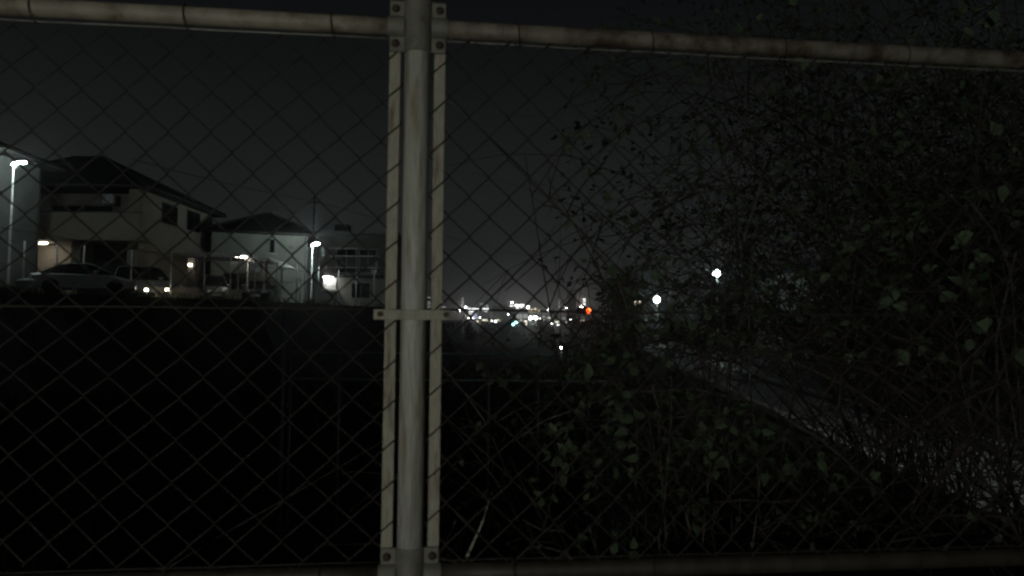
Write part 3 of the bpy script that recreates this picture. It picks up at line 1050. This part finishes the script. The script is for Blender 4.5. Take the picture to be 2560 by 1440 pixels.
# ------------------------------------------------------------------ pipe railing in the middle distance
xr0, xr1 = P(722, 882, 10.9).x, P(1520, 882, 10.9).x
zr = [P(900, 882, 10.9).z, P(900, 949, 10.9).z]
rg = empty('pipe_railing', (xr0, 10.95, .05), 0, 'two bar green pipe railing crossing the dark basin', 'railing')
for z in zr:
    MB().tube([(0, 0, z - .05), ((xr1 - xr0) / 2, 0, z - .055), (xr1 - xr0, 0, z - .05)], .019, 10).build('rail', M['green_rail'], rg)
for px in (727, 849, 972, 1098, 1222, 1345, 1470):
    x = P(px, 900, 10.95).x - xr0
    MB().tube([(x, 0, ZB - .1), (x, 0, zr[0] - .05)], .021, 10).build('post', M['gutter'], rg)
q = P(727, 775, 10.9)
o = empty('marker_pole', (q.x - .06, 10.8, ZB), 0, 'slim bluish pole rising at the left end of the pipe railing', 'pole')
MB().tube([(0, 0, 0), (0, 0, q.z - ZB)], .03, 10).build('pole', M['marker'], o)
MB().lathe([(.034, 0), (.034, .03), (0, .05)], c=(0, 0, q.z - ZB), sides=10).build('cap', M['gutter'], o)

# ------------------------------------------------------------------ guardrail, low lamp, right-hand buildings
def guardrail(ya, yb, label):
    n = max(2, round((yb - ya) / 2))
    t = empty('guardrail', (GX(ya), ya, 0), -math.atan(.113), label, 'guardrail', 'white guardrails')
    L = (yb - ya) * math.hypot(1, .113)
    prof = [(0, .38), (.05, .43), (.05, .50), (0, .55), (0, .60), (.05, .65), (.05, .72), (0, .77), (-.012, .77), (-.012, .38)]
    MB().prism([(-p, z) for p, z in prof], 'y', 0, L).build('beam', M['white_metal'], t)
    for y_ in (0, L):
        s = -1 if y_ == 0 else 1
        MB().tube([(-.02, y_, .575), (-.02, y_ + s * .12, .575), (.0, y_ + s * .2, .575)], [.19, .18, .06], 12).build('end_cap', M['white_metal'], t)
    for k in range(n + 1):
        y_ = .15 + (L - .3) * k / n
        MB().tube([(.07, y_, 0), (.07, y_, .8)], .055, 10).build('post', M['white_metal'], t)
    return t


guardrail(24.6, 31.5, 'nearer white guardrail between path and road')
guardrail(36, 47, 'farther white guardrail below the two lamps in the twigs')

def low_lamp(x, y, z0, z, label, m, r=.11, rz=0.0):
    t = empty('low_lamp', (x, y, z0), rz, label, 'lamp', 'low lamps on short posts')
    h = z - z0
    MB().tube([(0, .1, 0), (0, .1, h + .2)], .05, 10).build('post', M['gutter'], t)
    MB().lathe([(0, -r * .9), (r * .73, -r * .64), (r, 0), (r * .73, r * .64), (0, r * .82)], c=(0, -.08, h), sides=14).build('lamp_glass', M[m], t)
    MB().box((-r * 1.4, -.24, h + r * 1.3), (r * 1.4, .14, h + r * 1.3 + .04)).build('hood', M['frame'], t)


q = P(1404, 868, 60)
low_lamp(q.x, 60, ZB, q.z, 'small low white lamp shining alone in the dark basin', 'lampfar')
low_lamp(-.85, -1.8, 0, 1.5, 'low pavement lamp behind the viewer that lights the fence', 'lampnear', .125, rad(160))

rb = empty('long_building', (16.5, 36, 0), 0, 'long low grey building along the road behind the shrubs', 'building')
MB().box((0, -24, -.2), (9, 26, 5.0)).build('wall', M['wall_grey'], rb)
MB().box((-.3, -24.3, 5.0), (9.3, 26.3, 5.3)).build('roof_edge', M['wall_dark'], rb)
for k in range(9):
    Mw = Matrix.Translation((0, -20 + k * 4.8, 1.5)) @ Matrix(((0, -1, 0, 0), (1, 0, 0, 0), (0, 0, 1, 0), (0, 0, 0, 1)))
    window(rb, Mw, 2.2, 1.6, 'frame', 'wall_dark')
lh = empty('far_house', (P(1596, 790, 92).x, 92, 0), 0, 'small far house with a lit beige gable beside the more distant twig lamp', 'house')
zt = P(1596, 752, 92).z
MB().box((-1.6, 0, -2.6), (1.2, 5, zt)).build('wall', M['wall_beige'], lh)
MB().prism([(-2.0, zt), (1.6, zt), (-.2, zt + 1.0)], 'y', -.4, 5.4).build('roof', M['roof'], lh)
window(lh, RX(0, (-1.1, 0, 1.0), '-y'), 1.2, 1.0)
MB().box((-.5, -.3, zt - .2), (.1, -.05, zt - .08)).build('eave_lamp', M['warm'], lh)
t = empty('concrete_wall', (14, 60, 0), rad(-9), 'pale concrete wall beyond the guardrails under the twig lamps', 'wall')
for k in range(9):
    MB().box((6, k * 4 + .02, -.3), (6.25, k * 4 + 3.98, 2.4 + .02 * (k % 2))).build('panel', M['concrete'], t)


# ------------------------------------------------------------------ the town in the distance
CG = 'distant town buildings'


def city(px0, px1, ytop, Y, m, label, lit=(), rows=0, cols=0, dep=9.0, cap=True, name='town_building'):
    a = P(px0, ytop, Y)
    b_ = P(px1, ytop, Y)
    t = empty(name, ((a.x + b_.x) / 2, Y, ZB), 0, label, 'building', CG)
    w_ = (b_.x - a.x) / 2
    h = a.z - ZB
    MB().box((-w_, 0, 0), (w_, dep, h)).build('wall', M[m], t)
    if cap:
        MB().box((-w_ - .15, -.15, h), (w_ + .15, dep + .15, h + .5)).build('parapet', M[m], t)
        MB().box((-w_ * .4, dep * .3, h + .5), (w_ * .2, dep * .6, h + 2.0)).build('roof_box', M['city_grey'], t)
    if rows:
        pm = MB().box((-.42, -.06, 0), (.42, -.004, 1.2)).mesh('window', M['glass'])
        for r_ in range(rows):
            for c in range(cols):
                x = -w_ + (c + .5) * 2 * w_ / cols
                z = h - 1.9 - r_ * 3.0
                if z > 1:
                    inst('window', pm, t, Matrix.Translation((x, 0, z)))
    for (x0, x1, y0, y1, lm, nm) in lit:
        p0, p1 = P(x0, y1, Y), P(x1, y0, Y)
        fr = MB().box((p0.x - t.location.x - .12, -.16, p0.z - ZB - .12), (p1.x - t.location.x + .12, -.008, p1.z - ZB + .12)).build(nm, M['city_dark'], t)
        MB().box((p0.x - t.location.x, -.22, p0.z - ZB), (p1.x - t.location.x, -.165, p1.z - ZB)).build('lit_panel', M[lm], fr)
    return t


city(1127, 1161, 742, 470, 'city_pink', 'dim narrow tower with a column of small lit windows right of the post',
     [(1154, 1159, y - 1.6, y + 1.6, 'windim', 'window') for y in (746, 751, 756, 761, 766.5)], 4, 3)
city(1068, 1082, 742, 450, 'city_grey', 'narrow block half hidden behind the fence post', [(1069, 1076, y - 1.3, y + 1.3, 'windim', 'window') for y in (744, 755, 760, 767)], 2, 2)
city(1102, 1126, 760, 430, 'city_pale', 'low pale block between the post and the dim narrow tower', [(1103, 1115, 766, 769, 'windim', 'window'), (1103, 1107, 752, 758, 'windim', 'sign')], 1, 3)
city(1168, 1224, 776.5, 400, 'city_grey', 'wide shop front with two long glaring white signs',
     [(1169.5, 1199, 770.8, 775.6, 'sign', 'sign'), (1206, 1221.5, 771, 775.6, 'sign', 'sign'), (1172, 1184, 778, 779.8, 'sign', 'window'), (1211, 1220, 778, 779.6, 'win', 'window'),
      (1172, 1181, 784, 788.2, 'winhot', 'window'), (1184, 1193, 784, 797, 'signblue', 'window'), (1169, 1174, 788.5, 799, 'signblue', 'window'), (1177, 1185, 793, 797.6, 'sign', 'window'), (1172, 1180, 802.4, 804.6, 'sign', 'window'),
      (1192.5, 1198, 792.4, 795.4, 'windim', 'window')], cap=False)
city(1189, 1221, 757.5, 520, 'city_blue', 'dim bluish hall rising behind the glaring white signs', [(1199, 1213, 758.5, 762, 'windim', 'window'), (1215, 1220, 762, 770, 'windim', 'window')], 1, 4)
city(1199, 1226, 788, 380, 'city_pale', 'small beige building below the right white sign', [(1194.6, 1200, 804, 814, 'windim', 'sign')], 1, 3, cap=False)
city(1232, 1290, 768, 390, 'city_dark', 'black block between the two clusters of white signs', [(1235, 1243, 802, 806, 'win', 'window'), (1243, 1249, 799, 805, 'windim', 'window')], 3, 6)
city(1255, 1282, 752, 640, 'city_grey', 'lower step of the faint grey tower far behind the black block', (), 4, 4)
city(1264, 1284, 742, 690, 'city_grey', 'taller step of the faint grey tower far behind the black block', (), 5, 3)
city(1272, 1318, 773, 420, 'city_grey', 'shop with a short glaring white roof sign near the middle of the town',
     [(1286, 1311, 761, 765.6, 'sign', 'sign'), (1290, 1296.5, 766.8, 771, 'winhot', 'sign'), (1301, 1307.5, 766, 771, 'winhot', 'sign'), (1274, 1283, 764.2, 768, 'winhot', 'sign'), (1291, 1306, 785, 796, 'windim', 'window'), (1308, 1320, 785.5, 795, 'windim', 'window')], cap=False)
city(1321, 1353, 768, 410, 'city_grey', 'shop with three yellow lit windows in a row',
     [(1322.5, 1333, 772.5, 780.4, 'winwarm', 'window'), (1335.5, 1340.5, 769.5, 780.4, 'winwarm', 'window'), (1343, 1350.5, 774, 780.4, 'winwarm', 'window'),
      (1306, 1324, 801.4, 805.6, 'win', 'window'), (1314.5, 1323.5, 807, 813, 'win', 'window'), (1341, 1350, 801, 813, 'win', 'window'), (1325.5, 1339.5, 809, 812, 'windim', 'window')], cap=False)
city(1355, 1407, 775, 430, 'city_pale', 'long low grey building left of the balconied apartment block', [(1367, 1377, 793.4, 795.6, 'win', 'window'), (1354.5, 1361, 790.4, 793, 'windim', 'window')], 1, 8, cap=False)
city(1384, 1409, 786, 370, 'city_pink', 'low pinkish building with lit doors near the dark tower',
     [(1387.5, 1397.5, 803.4, 806.6, 'win', 'window'), (1403.5, 1409, 803.8, 807, 'win', 'window'), (1391.5, 1398.5, 810.4, 813.8, 'winhot', 'window')], 1, 4, cap=False)
city(1410, 1421, 790, 372, 'city_dark', 'little dark building right of the low pinkish one', [(1412, 1419, 804, 806.6, 'win', 'window')], 1, 2, cap=False)
ap = city(1396, 1421, 745, 560, 'city_grey', 'pale apartment block with rows of balconies left of the dark tower', [(1396.5, 1400.5, 750, 769, 'windim', 'stair_window')], 0, 0)
hb = ap.children[0].dimensions.z
slabm = MB().box((-3.2, -1.0, 0), (4.0, -.01, .9)).mesh('balcony', M['city_pale'])
for k in range(7):
    inst('balcony', slabm, ap, Matrix.Translation((0, 0, 13 + k * 2.6)))
city(1421, 1441, 737, 330, 'city_dark', 'black unlit tower between the apartment block and the pale tower', (), 8, 3)
city(1442, 1468, 715, 600, 'city_pale', 'tall pale tower with three stacked lit windows over the red signal',
     [(1457.5, 1463.5, 746.4, 749.6, 'winhot', 'window'), (1458, 1464, 751.5, 754.4, 'winhot', 'window'), (1457.5, 1463.5, 758.2, 761.8, 'winhot', 'window')], 5, 2)
city(1484, 1508, 788, 300, 'city_grey', 'dim grey house right of the red signal', (), 1, 2, cap=False)
city(1104, 1150, 800, 190, 'city_blue', 'low bluish shed at the foot of the town beside the fence post', (), 1, 4, cap=False)


# small houses and lights that fill the band of the town
for k in range(26):
    px = 1156 + k * 11.8 + R.uniform(-4, 4)
    if 1418 < px < 1446: continue
    yt = R.uniform(783, 799)
    Y_ = R.uniform(300, 520)
    w_ = R.uniform(9, 16)
    lit = [(px + w_ * .08, px + w_ * R.uniform(.35, .55), yt + R.uniform(2, 4), yt + R.uniform(6, 11), R.choice(('win', 'winwarm', 'windim', 'windim')), 'window'), (px + w_ * .62, px + w_ * .92, yt + R.uniform(2, 5), yt + R.uniform(6, 10), R.choice(('windim', 'windim', 'winwarm', 'winhot')), 'window')]
    city(px, px + w_, yt, Y_, R.choice(('city_grey', 'city_pale', 'city_pink')), 'small pale house with lit windows in the low band of the town', lit, 0, 0, 6.0, False, 'town_house')


# town lamps; those by towers and apartments are added to brighten the walls
def town_lamp(px, py, Y, r_, label, m=None):
    m = m or ('added_fill' if 'tower' in label or 'apartment' in label else 'cityflood')
    p = P(px, py, Y)
    t = empty('town_lamp', (p.x, Y, ZB), 0, label, 'street lamp', 'lamps in the distant town')
    MB().tube([(0, .2, 0), (0, .2, p.z - ZB)], .12, 8).build('pole', M['city_grey'], t)
    MB().lathe([(0, -r_), (r_ * .7, -r_ * .7), (r_, 0), (r_ * .7, r_ * .7), (0, r_)], c=(0, -.1, p.z - ZB), sides=12).build('lamp_glass', M[m], t)


for (px, py, Y, r_, lab) in (
        (1164, 768, 395, .55, 'small town lamp left of the long white sign'),
        (1320, 768, 395, .75, 'round town lamp right of the short white roof sign'),
        (1371, 775.5, 395, .75, 'round town lamp over the long low grey building'),
        (1326, 795, 250, .6, 'left one of a glaring pair of town lamps below the yellow windows'),
        (1339.5, 795, 250, .6, 'right one of a glaring pair of town lamps below the yellow windows'),
        (1380, 809, 330, .45, 'dim low town lamp left of the pinkish building'),
        (1239, 803.6, 330, .5, 'low town lamp before the black block'),
        (1454, 768, 585, .8, 'town lamp at the foot of the tall pale tower'),
        (1415, 770, 545, .5, 'added lamp that brightens the balconied apartment block'),
        (1150, 775, 455, .5, 'added lamp that brightens the dim narrow tower'),
        (1280, 757, 630, .6, 'added lamp that brightens the faint grey tower')):
    town_lamp(px, py, Y, r_, lab)


for k in range(9):
    town_lamp(1166 + k * 33 + R.uniform(-6, 6), R.uniform(780, 808), R.uniform(280, 420), R.uniform(.16, .30), 'tiny white street light among the low houses of the town')


def signal(px, py, Y, rl, m, label, rz=0.0, three=True):
    p = P(px, py, Y)
    t = empty('traffic_signal', (p.x, Y, ZB), rz, label, 'traffic light', 'traffic lights')
    h = p.z - ZB
    MB().tube([(1.6, .1, 0), (1.6, .1, h + .3)], .09, 10).build('pole', M['city_grey'], t)
    MB().tube([(1.6, .1, h + .1), (-.6, .1, h + .1)], .05, 8).build('arm', M['city_grey'], t)
    MB().box((-.95 * (rl / .2), -.12, h - rl * 1.5), (.3 * (rl / .2), .05, h + rl * 1.5)).build('signal_box', M['city_dark'], t)
    Mx = lambda x: Matrix.Translation((x, -.125, h)) @ Matrix.Rotation(math.pi / 2, 4, 'X')
    MB().lathe([(0, .05), (rl * .7, .04), (rl, 0)], sides=16, M=Mx(0)).build('lit_lens', M[m], t)
    for k in (1, 2):
        MB().lathe([(0, .05), (rl * .7, .04), (rl, 0)], sides=16, M=Mx(-k * 2.1 * rl)).build('dark_lens', M['glass'], t)
    for k in range(3):
        hd = MB()
        for i in range(8):
            a0, a1 = math.pi * i / 8, math.pi * (i + 1) / 8
            c = -k * 2.1 * rl
            r2_ = rl * 1.04
            hd.quad((c + r2_ * math.cos(a0), -.125, h + r2_ * math.sin(a0)), (c + r2_ * math.cos(a1), -.125, h + r2_ * math.sin(a1)),
                    (c + r2_ * math.cos(a1), -.32, h + r2_ * math.sin(a1)), (c + r2_ * math.cos(a0), -.32, h + r2_ * math.sin(a0)))
        hd.build('hood', M['city_dark'], t)
    return t


signal(1471, 777, 82, .27, 'red', 'red traffic light glowing at the right end of the town')
signal(1290, 806.5, 160, .34, 'cyan', 'upper green traffic light in the middle of the town')
signal(1283, 811, 158, .30, 'cyan', 'lower green traffic light in the middle of the town')


# ------------------------------------------------------------------ far and middle trees
def leaf_cloud(b, c, rx, rz_, n, size):
    for _ in range(n):
        while True:
            d = Vector((R.uniform(-1, 1), R.uniform(-1, 1), R.uniform(-1, 1)))
            if .25 < d.length < 1: break
        p = c + Vector((d.x * rx, d.y * rx, d.z * rz_))
        a = Vector((R.gauss(0, 1), R.gauss(0, 1), R.gauss(0, 1))).normalized()
        e = a.orthogonal().normalized()
        g = a.cross(e)
        s = size * R.uniform(.5, 1.4)
        b.quad(p - e * s * .5, p + g * s * .3, p + e * s * .6, p - g * s * .3)


def tree(loc, h, rx, zc, rz_, label, n=1400, size=.3, group='trees beyond the fence', lobes=7):
    t = empty('tree', loc, R.uniform(0, 6), label, 'tree', group)
    trunk = MB().tube([(0, 0, -.1), (.05, .02, zc * .4), (.02, -.04, zc), (.0, 0, h * .9)], [.04 * h * .5, .035 * h * .45, .02 * h * .45, .004 * h], 10)
    tr = trunk.build('trunk', M['bark'], t)
    for k in range(6):
        a = k * 1.05 + R.uniform(-.3, .3)
        z0 = zc * R.uniform(.45, .95)
        d = Vector((math.cos(a), math.sin(a), 0))
        MB().tube([(0, 0, z0), d * rx * .4 + Vector((0, 0, z0 + .5)), d * rx * .8 + Vector((0, 0, z0 + R.uniform(.6, 1.6)))], [.012 * h, .008 * h, .003 * h], 6).build('limb', M['bark'], tr)
    b = MB()
    for k in range(lobes):
        a = R.uniform(0, 6.28)
        c = Vector((math.cos(a) * rx * R.uniform(.1, .65), math.sin(a) * rx * R.uniform(.1, .65), zc + rz_ * R.uniform(-.5, .75)))
        q_ = R.uniform(.4, .62)
        leaf_cloud(b, c, rx * q_, rz_ * q_, n // lobes, size)
    b.build('crown', M['tree'], t)
    return t


def tree_px(px, ytop, Y, zg, rx, label, **k):
    p = P(px, ytop, Y)
    h = p.z - zg
    tree((p.x, Y, zg), h, rx, h * .62, h * .40, label, **k)


tree_px(1530, 688, 70, ZB, 2.6, 'round dark tree right of the red traffic light', n=1800, size=.32)
tree_px(1590, 700, 66, ZB, 2.2, 'dark tree standing before the more distant twig lamp', n=1400, size=.3)
tree_px(1180, 804, 120, ZB, 1.6, 'low dark bush below the long white shop sign', n=500, size=.35)
tree_px(1232, 801, 150, ZB, 3.2, 'low dark tree below the black block of the town', n=700, size=.4)
tree_px(1262, 806, 170, ZB, 3.0, 'small dark tree left of the green traffic lights', n=600, size=.4)
tree_px(1362, 800, 165, ZB, 2.6, 'small dark tree right of the glaring pair of town lamps', n=600, size=.4)
tree_px(1440, 792, 100, ZB, 2.4, 'dark shrubby tree below the black tower of the town', n=900, size=.3)
tree_px(1492, 800, 95, ZB, 2.0, 'dark shrubby tree under the red traffic light', n=800, size=.3)
# long treeline on the skyline left and right of what is built
b = MB()
for k in range(150):
    x = R.uniform(-230, 170)
    yy = R.uniform(200, 235)
    leaf_cloud(b, Vector((x, yy, ZB + 1.0)), 5, R.uniform(1.4, 2.6), 26, 1.5)
tag(b.build('far_treeline', M['tree']), kind='stuff')

# ------------------------------------------------------------------ tangled shrubs behind the fence
LV = [(0, 0, 0), (.30, .18, .04), (.27, .50, .07), (.0, 1.0, -.06), (-.27, .50, .07), (-.30, .18, .04), (0, .45, 0)]
LF = [(0, 1, 6), (1, 2, 6), (2, 3, 6), (3, 4, 6), (4, 5, 6), (5, 0, 6)]
leafmesh = []
for i, mm in enumerate((M['leaf'], M['leaf2'])):
    me = bpy.data.meshes.new('leaf')
    me.from_pydata(LV, [], LF)
    me.materials.append(mm)
    me.polygons.foreach_set('use_smooth', [True] * len(LF))
    leafmesh.append(me)


def rvec(s=1.0):
    return Vector((R.gauss(0, s), R.gauss(0, s), R.gauss(0, s)))


def behind_fence(q):
    """keep growth on the far side of the mesh"""
    w = -(q - FO).dot(FN)
    return q - FN * (.16 - w) if w < .16 else q


def grow(p, d, L, n, droop, wob, off=Vector((0, 0, 0))):
    pts = [p.copy()]
    st = L / n
    d = d.normalized()
    for i in range(n):
        d = (d + rvec(wob) + Vector((0, 0, -droop * (i / n)))).normalized()
        p = behind_fence(p + d * st + off) - off
        pts.append(p.copy())
    return pts


def leaf_matrix(p, d, s):
    y_ = (d + rvec(.35)).normalized()
    z_ = (Vector((0, -.7, .8)) + rvec(.7))
    x_ = y_.cross(z_).normalized()
    z_ = x_.cross(y_)
    return Matrix(((x_.x * s, y_.x * s, z_.x * s, p.x), (x_.y * s, y_.y * s, z_.y * s, p.y), (x_.z * s, y_.z * s, z_.z * s, p.z), (0, 0, 0, 1)))


def in_town(p):
    """True over the town, where the plants leave a gap"""
    d = p - EYE
    z = d.dot(_f)
    return z > .2 and 1140 < 1280 + F * d.dot(_r) / z < 1485 and 715 < 720 - F * d.dot(_u) / z < 835


def in_path(p):
    """True where the growth is thin and the path shows through"""
    d = p - EYE
    z = d.dot(_f)
    if z < .2: return False
    x, y = 1280 + F * d.dot(_r) / z, 720 - F * d.dot(_u) / z
    return x > 1690 and 862 + (x - 1690) * .12 < y < 965 + (x - 1740) * .49


def left_of_gap(p):
    d = p - EYE
    z = max(.2, d.dot(_f))
    x, y = 1280 + F * d.dot(_r) / z, 720 - F * d.dot(_u) / z
    return x < 1160 or (y < 720 and x < 1330 + .16 * (720 - y))


def open_view(p):
    """False where the plants leave a gap: round the two lamps and over the town"""
    d = p - EYE
    z = d.dot(_f)
    if z < .2: return True
    x, y = 1280 + F * d.dot(_r) / z, 720 - F * d.dot(_u) / z
    if math.hypot(x - 1786, y - 690) < 42 or math.hypot(x - 1641, y - 750) < 42: return False
    if in_town(p): return False
    if y > 1200 and x < 2000: return R.random() < .35
    if x < 1260 and y > 960: return R.random() < .3
    if in_path(p): return R.random() < .05
    if x < 1165 or (y < 720 and x < 1330 + .16 * (720 - y)): return False
    return True


def shrub(base, label, canes, dirs, Lr, leafsize, leafprob, twigs, droop=.25, pale=.15, nbig=40, lm=0, thick=.007):
    t = empty('shrub', base, 0, label, 'shrub', 'tangled shrubs behind the fence')
    tw = MB()
    leaves = []
    for c in range(canes):
        d = Vector(dirs(c)) + rvec(.16)
        L = R.uniform(*Lr)
        p0 = Vector((R.gauss(0, .10), R.gauss(0, .10), -.03))
        pts = grow(p0, d, L, 12, droop * R.uniform(.4, 1.6), .07, Vector(base))
        r0 = thick * R.uniform(.6, 1.2)
        MB().tube(pts, [r0 * (1 - .8 * i / 12) for i in range(13)], 6).build('branch', M['barkpale'] if R.random() < pale else M['bark'], t)
        for k in range(twigs):
            u = R.uniform(.22, 1.0)
            i = min(11, int(u * 12))
            q_ = pts[i].lerp(pts[i + 1], u * 12 - i)
            dd = (pts[i + 1] - pts[i]).normalized()
            side = rvec(1)
            side = (side - dd * side.dot(dd)).normalized()
            l2 = L * R.uniform(.10, .34) * (1.15 - u * .6)
            tp = grow(q_, dd * .75 + side, l2, 6, droop * R.uniform(.2, 1.8), .10, Vector(base))
            r1 = r0 * .48
            if in_town(tp[3] + Vector(base)) or (in_path(tp[3] + Vector(base)) and R.random() < (.9 if (tp[3] + Vector(base) - EYE).dot(_r) / (tp[3] + Vector(base) - EYE).dot(_f) < .44 else .4)) or left_of_gap(tp[3] + Vector(base)): continue
            tw.tube(tp, [r1 * (1 - .7 * j / 6) for j in range(7)], 3, cap=False)
            for s in range(R.randint(1, 3)):
                j = R.randint(1, 5)
                d3 = (tp[j + 1] - tp[j]).normalized() + rvec(.6)
                sp = grow(tp[j], d3, l2 * R.uniform(.25, .6), 4, droop * .6, .12, Vector(base))
                tw.tube(sp, [r1 * .55, r1 * .5, r1 * .4, r1 * .3, r1 * .2], 3, cap=False)
                if R.random() < leafprob * .8:
                    leaves.append((sp[-1], sp[-1] - sp[-2]))
                    if R.random() < .6: leaves.append((sp[2], rvec(1)))
            # leaves gather towards the twig ends
            if R.random() < leafprob:
                for _ in range(R.randint(3, 7)):
                    j = R.randint(3, 6)
                    leaves.append((tp[j], (tp[j] - tp[j - 1]).normalized() + rvec(.7)))
    tag(tw.build('twigs', M['bark'], t), kind='stuff')
    st = MB()
    data = [(p, d, leafsize * (1.2 if lm == 0 else 1.0) * R.uniform(.5, 1.1)) for p, d in leaves if open_view(p + Vector(base))]
    data.sort(key=lambda e: -e[2] / max(.5, (e[0] + Vector(base) - EYE).length))
    for i, (p, d, s) in enumerate(data):
        Ml = leaf_matrix(p, d, s)
        if i < nbig:
            inst('leaf', leafmesh[lm], t, Ml)
        else:
            n = len(st.v)
            st.v += [Ml @ Vector(q_) for q_ in LV]
            st.f += [tuple(n + k for k in f) for f in LF]
            st.sm += [True] * len(LF)
    if st.v:
        tag(st.build('foliage', (M['leaf'], M['leaf2'])[lm], t), kind='stuff')
    return t


def fan(ax, ay, az, sx_=.3, sy_=.2):
    return lambda c: (ax + R.uniform(-sx_, sx_), ay + R.uniform(-sy_, sy_), az)


shrub((.86, 2.75, .0), 'leafy young shrub reaching up against the sky right of the post', 13, fan(-.04, 0, 1, .20), (2.1, 3.0), .044, .6, 16, .10, .3, 90, 1)
shrub((.50, 2.4, .0), 'low leafy shrub with broad leaves behind the mesh below the town lights', 20, fan(-.10, .04, 1, .24), (1.25, 1.85), .042, .8, 13, .20, .4, 160, 1)
shrub((1.72, 2.8, .0), 'arching bare stemmed shrub before the two twig lamps', 24, fan(-.05, .1, 1, .55), (1.9, 3.2), .038, .40, 20, .36, .2, 60)
shrub((2.1, 3.0, .0), 'dense twiggy shrub right of the twig lamps', 30, fan(.0, 0, 1, .5), (2.2, 4.0), .040, .5, 22, .30, .2, 60)
shrub((2.2, 2.35, .0), 'dense twiggy shrub nearest the right edge, close to the mesh', 28, fan(-.05, 0, 1, .5), (1.8, 3.2), .032, .42, 22, .38, .15, 60, 1)
shrub((3.0, 3.6, .0), 'tall dark shrub filling the far right of the view', 32, fan(-.05, 0, 1, .45), (2.6, 4.8), .044, .6, 24, .26, .15, 60)
shrub((1.25, 2.15, .0), 'low sprawling shrub along the foot of the fence', 20, fan(-.1, .05, .8, .7), (.9, 1.6), .034, .4, 13, .55, .25, 70, 1)
shrub((2.5, 4.4, .0), 'leaning shrub at the path edge behind the others', 28, fan(-.15, 0, 1, .45), (2.4, 4.4), .044, .6, 22, .30, .15, 40)
shrub((3.9, 4.6, .0), 'tallest leafy shrub rising above the top rail at the upper right', 34, fan(-.05, 0, 1, .4), (3.2, 5.6), .05, .8, 24, .2, .15, 40)
shrub((3.3, 6.2, .0), 'back shrub hiding the upper sky between twig lamps and right edge', 34, fan(-.08, 0, 1, .42), (3.4, 6.0), .055, .8, 24, .18, .15, 20)
shrub((5.0, 6.4, .0), 'back shrub at the right edge beside the path', 34, fan(-.08, 0, 1, .42), (3.4, 6.4), .055, .8, 24, .18, .15, 20)


# long bare canes and dry reeds close behind the mesh
def stem(pts, r_, m, label, cat, name):
    pts = [Vector(p) for p in pts]
    o = MB().tube(pts, r_, 7).build(name, M[m])
    tag(o, label, cat)


def spl(*pp):
    """smooth line through (px, py, Y) marks"""
    pts = [P(*q_) for q_ in pp]
    out = []
    n = len(pts)
    for i in range(n - 1):
        a, b_, c, d = pts[max(0, i - 1)], pts[i], pts[i + 1], pts[min(n - 1, i + 2)]
        for k in range(6):
            u = k / 6
            out.append(.5 * ((2 * b_) + (c - a) * u + (2 * a - 5 * b_ + 4 * c - d) * u * u + (3 * b_ - a - 3 * c + d) * u ** 3))
    out.append(pts[-1])
    return out


stem(spl((1060, 1475, 1.47), (1088, 1412, 1.475), (1114, 1355, 1.49), (1140, 1300, 1.52)), [.003] * 13 + [.0018] * 6, 'reed', 'pale dry reed leaning beside the lower post clamp', 'reed', 'dry_reed')
stem(spl((1130, 1478, 1.475), (1157, 1415, 1.48), (1182, 1360, 1.49), (1206, 1305, 1.52), (1224, 1245, 1.57)), [.0034] * 13 + [.0024] * 6 + [.0012] * 6, 'reed', 'longer pale dry reed to the right of the lower post clamp', 'reed', 'dry_reed')
stem(spl((330, 1475, 1.7), (560, 1335, 1.75), (760, 1220, 1.85), (965, 1098, 2.0)), .0016, 'bark', 'long thin dry stem slanting across the black basin left of the post', 'stem', 'dry_cane')
stem(spl((1890, 205, 3.0), (1985, 300, 3.0), (2050, 365, 3.0), (2110, 388, 3.0)), [.006] * 19, 'barkpale', 'pale bare cane arching down at the upper right', 'cane', 'bare_cane')
stem(spl((1560, 795, 2.6), (1700, 850, 2.6), (1860, 868, 2.6), (2010, 835, 2.6)), [.0035] * 19, 'bark', 'dark hanging cane looping below the twig lamps', 'cane', 'bare_cane')
stem(spl((1640, 660, 2.8), (1690, 688, 2.8), (1730, 678, 2.8), (1752, 660, 2.8)), [.0032] * 19, 'barkpale', 'small pale looped twig left of the nearer twig lamp', 'cane', 'bare_cane')
stem(spl((1700, 880, 2.9), (1830, 905, 2.9), (1990, 925, 2.9), (2200, 915, 2.9)), [.0042] * 19, 'bark', 'dark cane lying across the path beside the guardrail', 'cane', 'bare_cane')
stem(spl((1905, 450, 2.6), (1885, 520, 2.6), (1862, 590, 2.6), (1850, 660, 2.6)), [.0065] * 19, 'barkpale', 'short stout pale stem above the nearer twig lamp', 'cane', 'bare_cane')

# thin night haze volume, added to imitate lens glare round the lamps
hb = MB().box((-720, -80, -3.6), (720, 920, 42))
ho = tag(hb.build('glare_haze', None), kind='stuff')
hm = bpy.data.materials.new('glare_haze')
hm.use_nodes = True
t_ = hm.node_tree
for n_ in list(t_.nodes): t_.nodes.remove(n_)
o_ = t_.nodes.new('ShaderNodeOutputMaterial')
v_ = t_.nodes.new('ShaderNodeVolumePrincipled')
v_.inputs['Color'].default_value = (.9, .92, .93, 1)
v_.inputs['Density'].default_value = 0.0016
v_.inputs['Anisotropy'].default_value = .93
t_.links.new(v_.outputs[0], o_.inputs['Volume'])
ho.data.materials.append(hm)
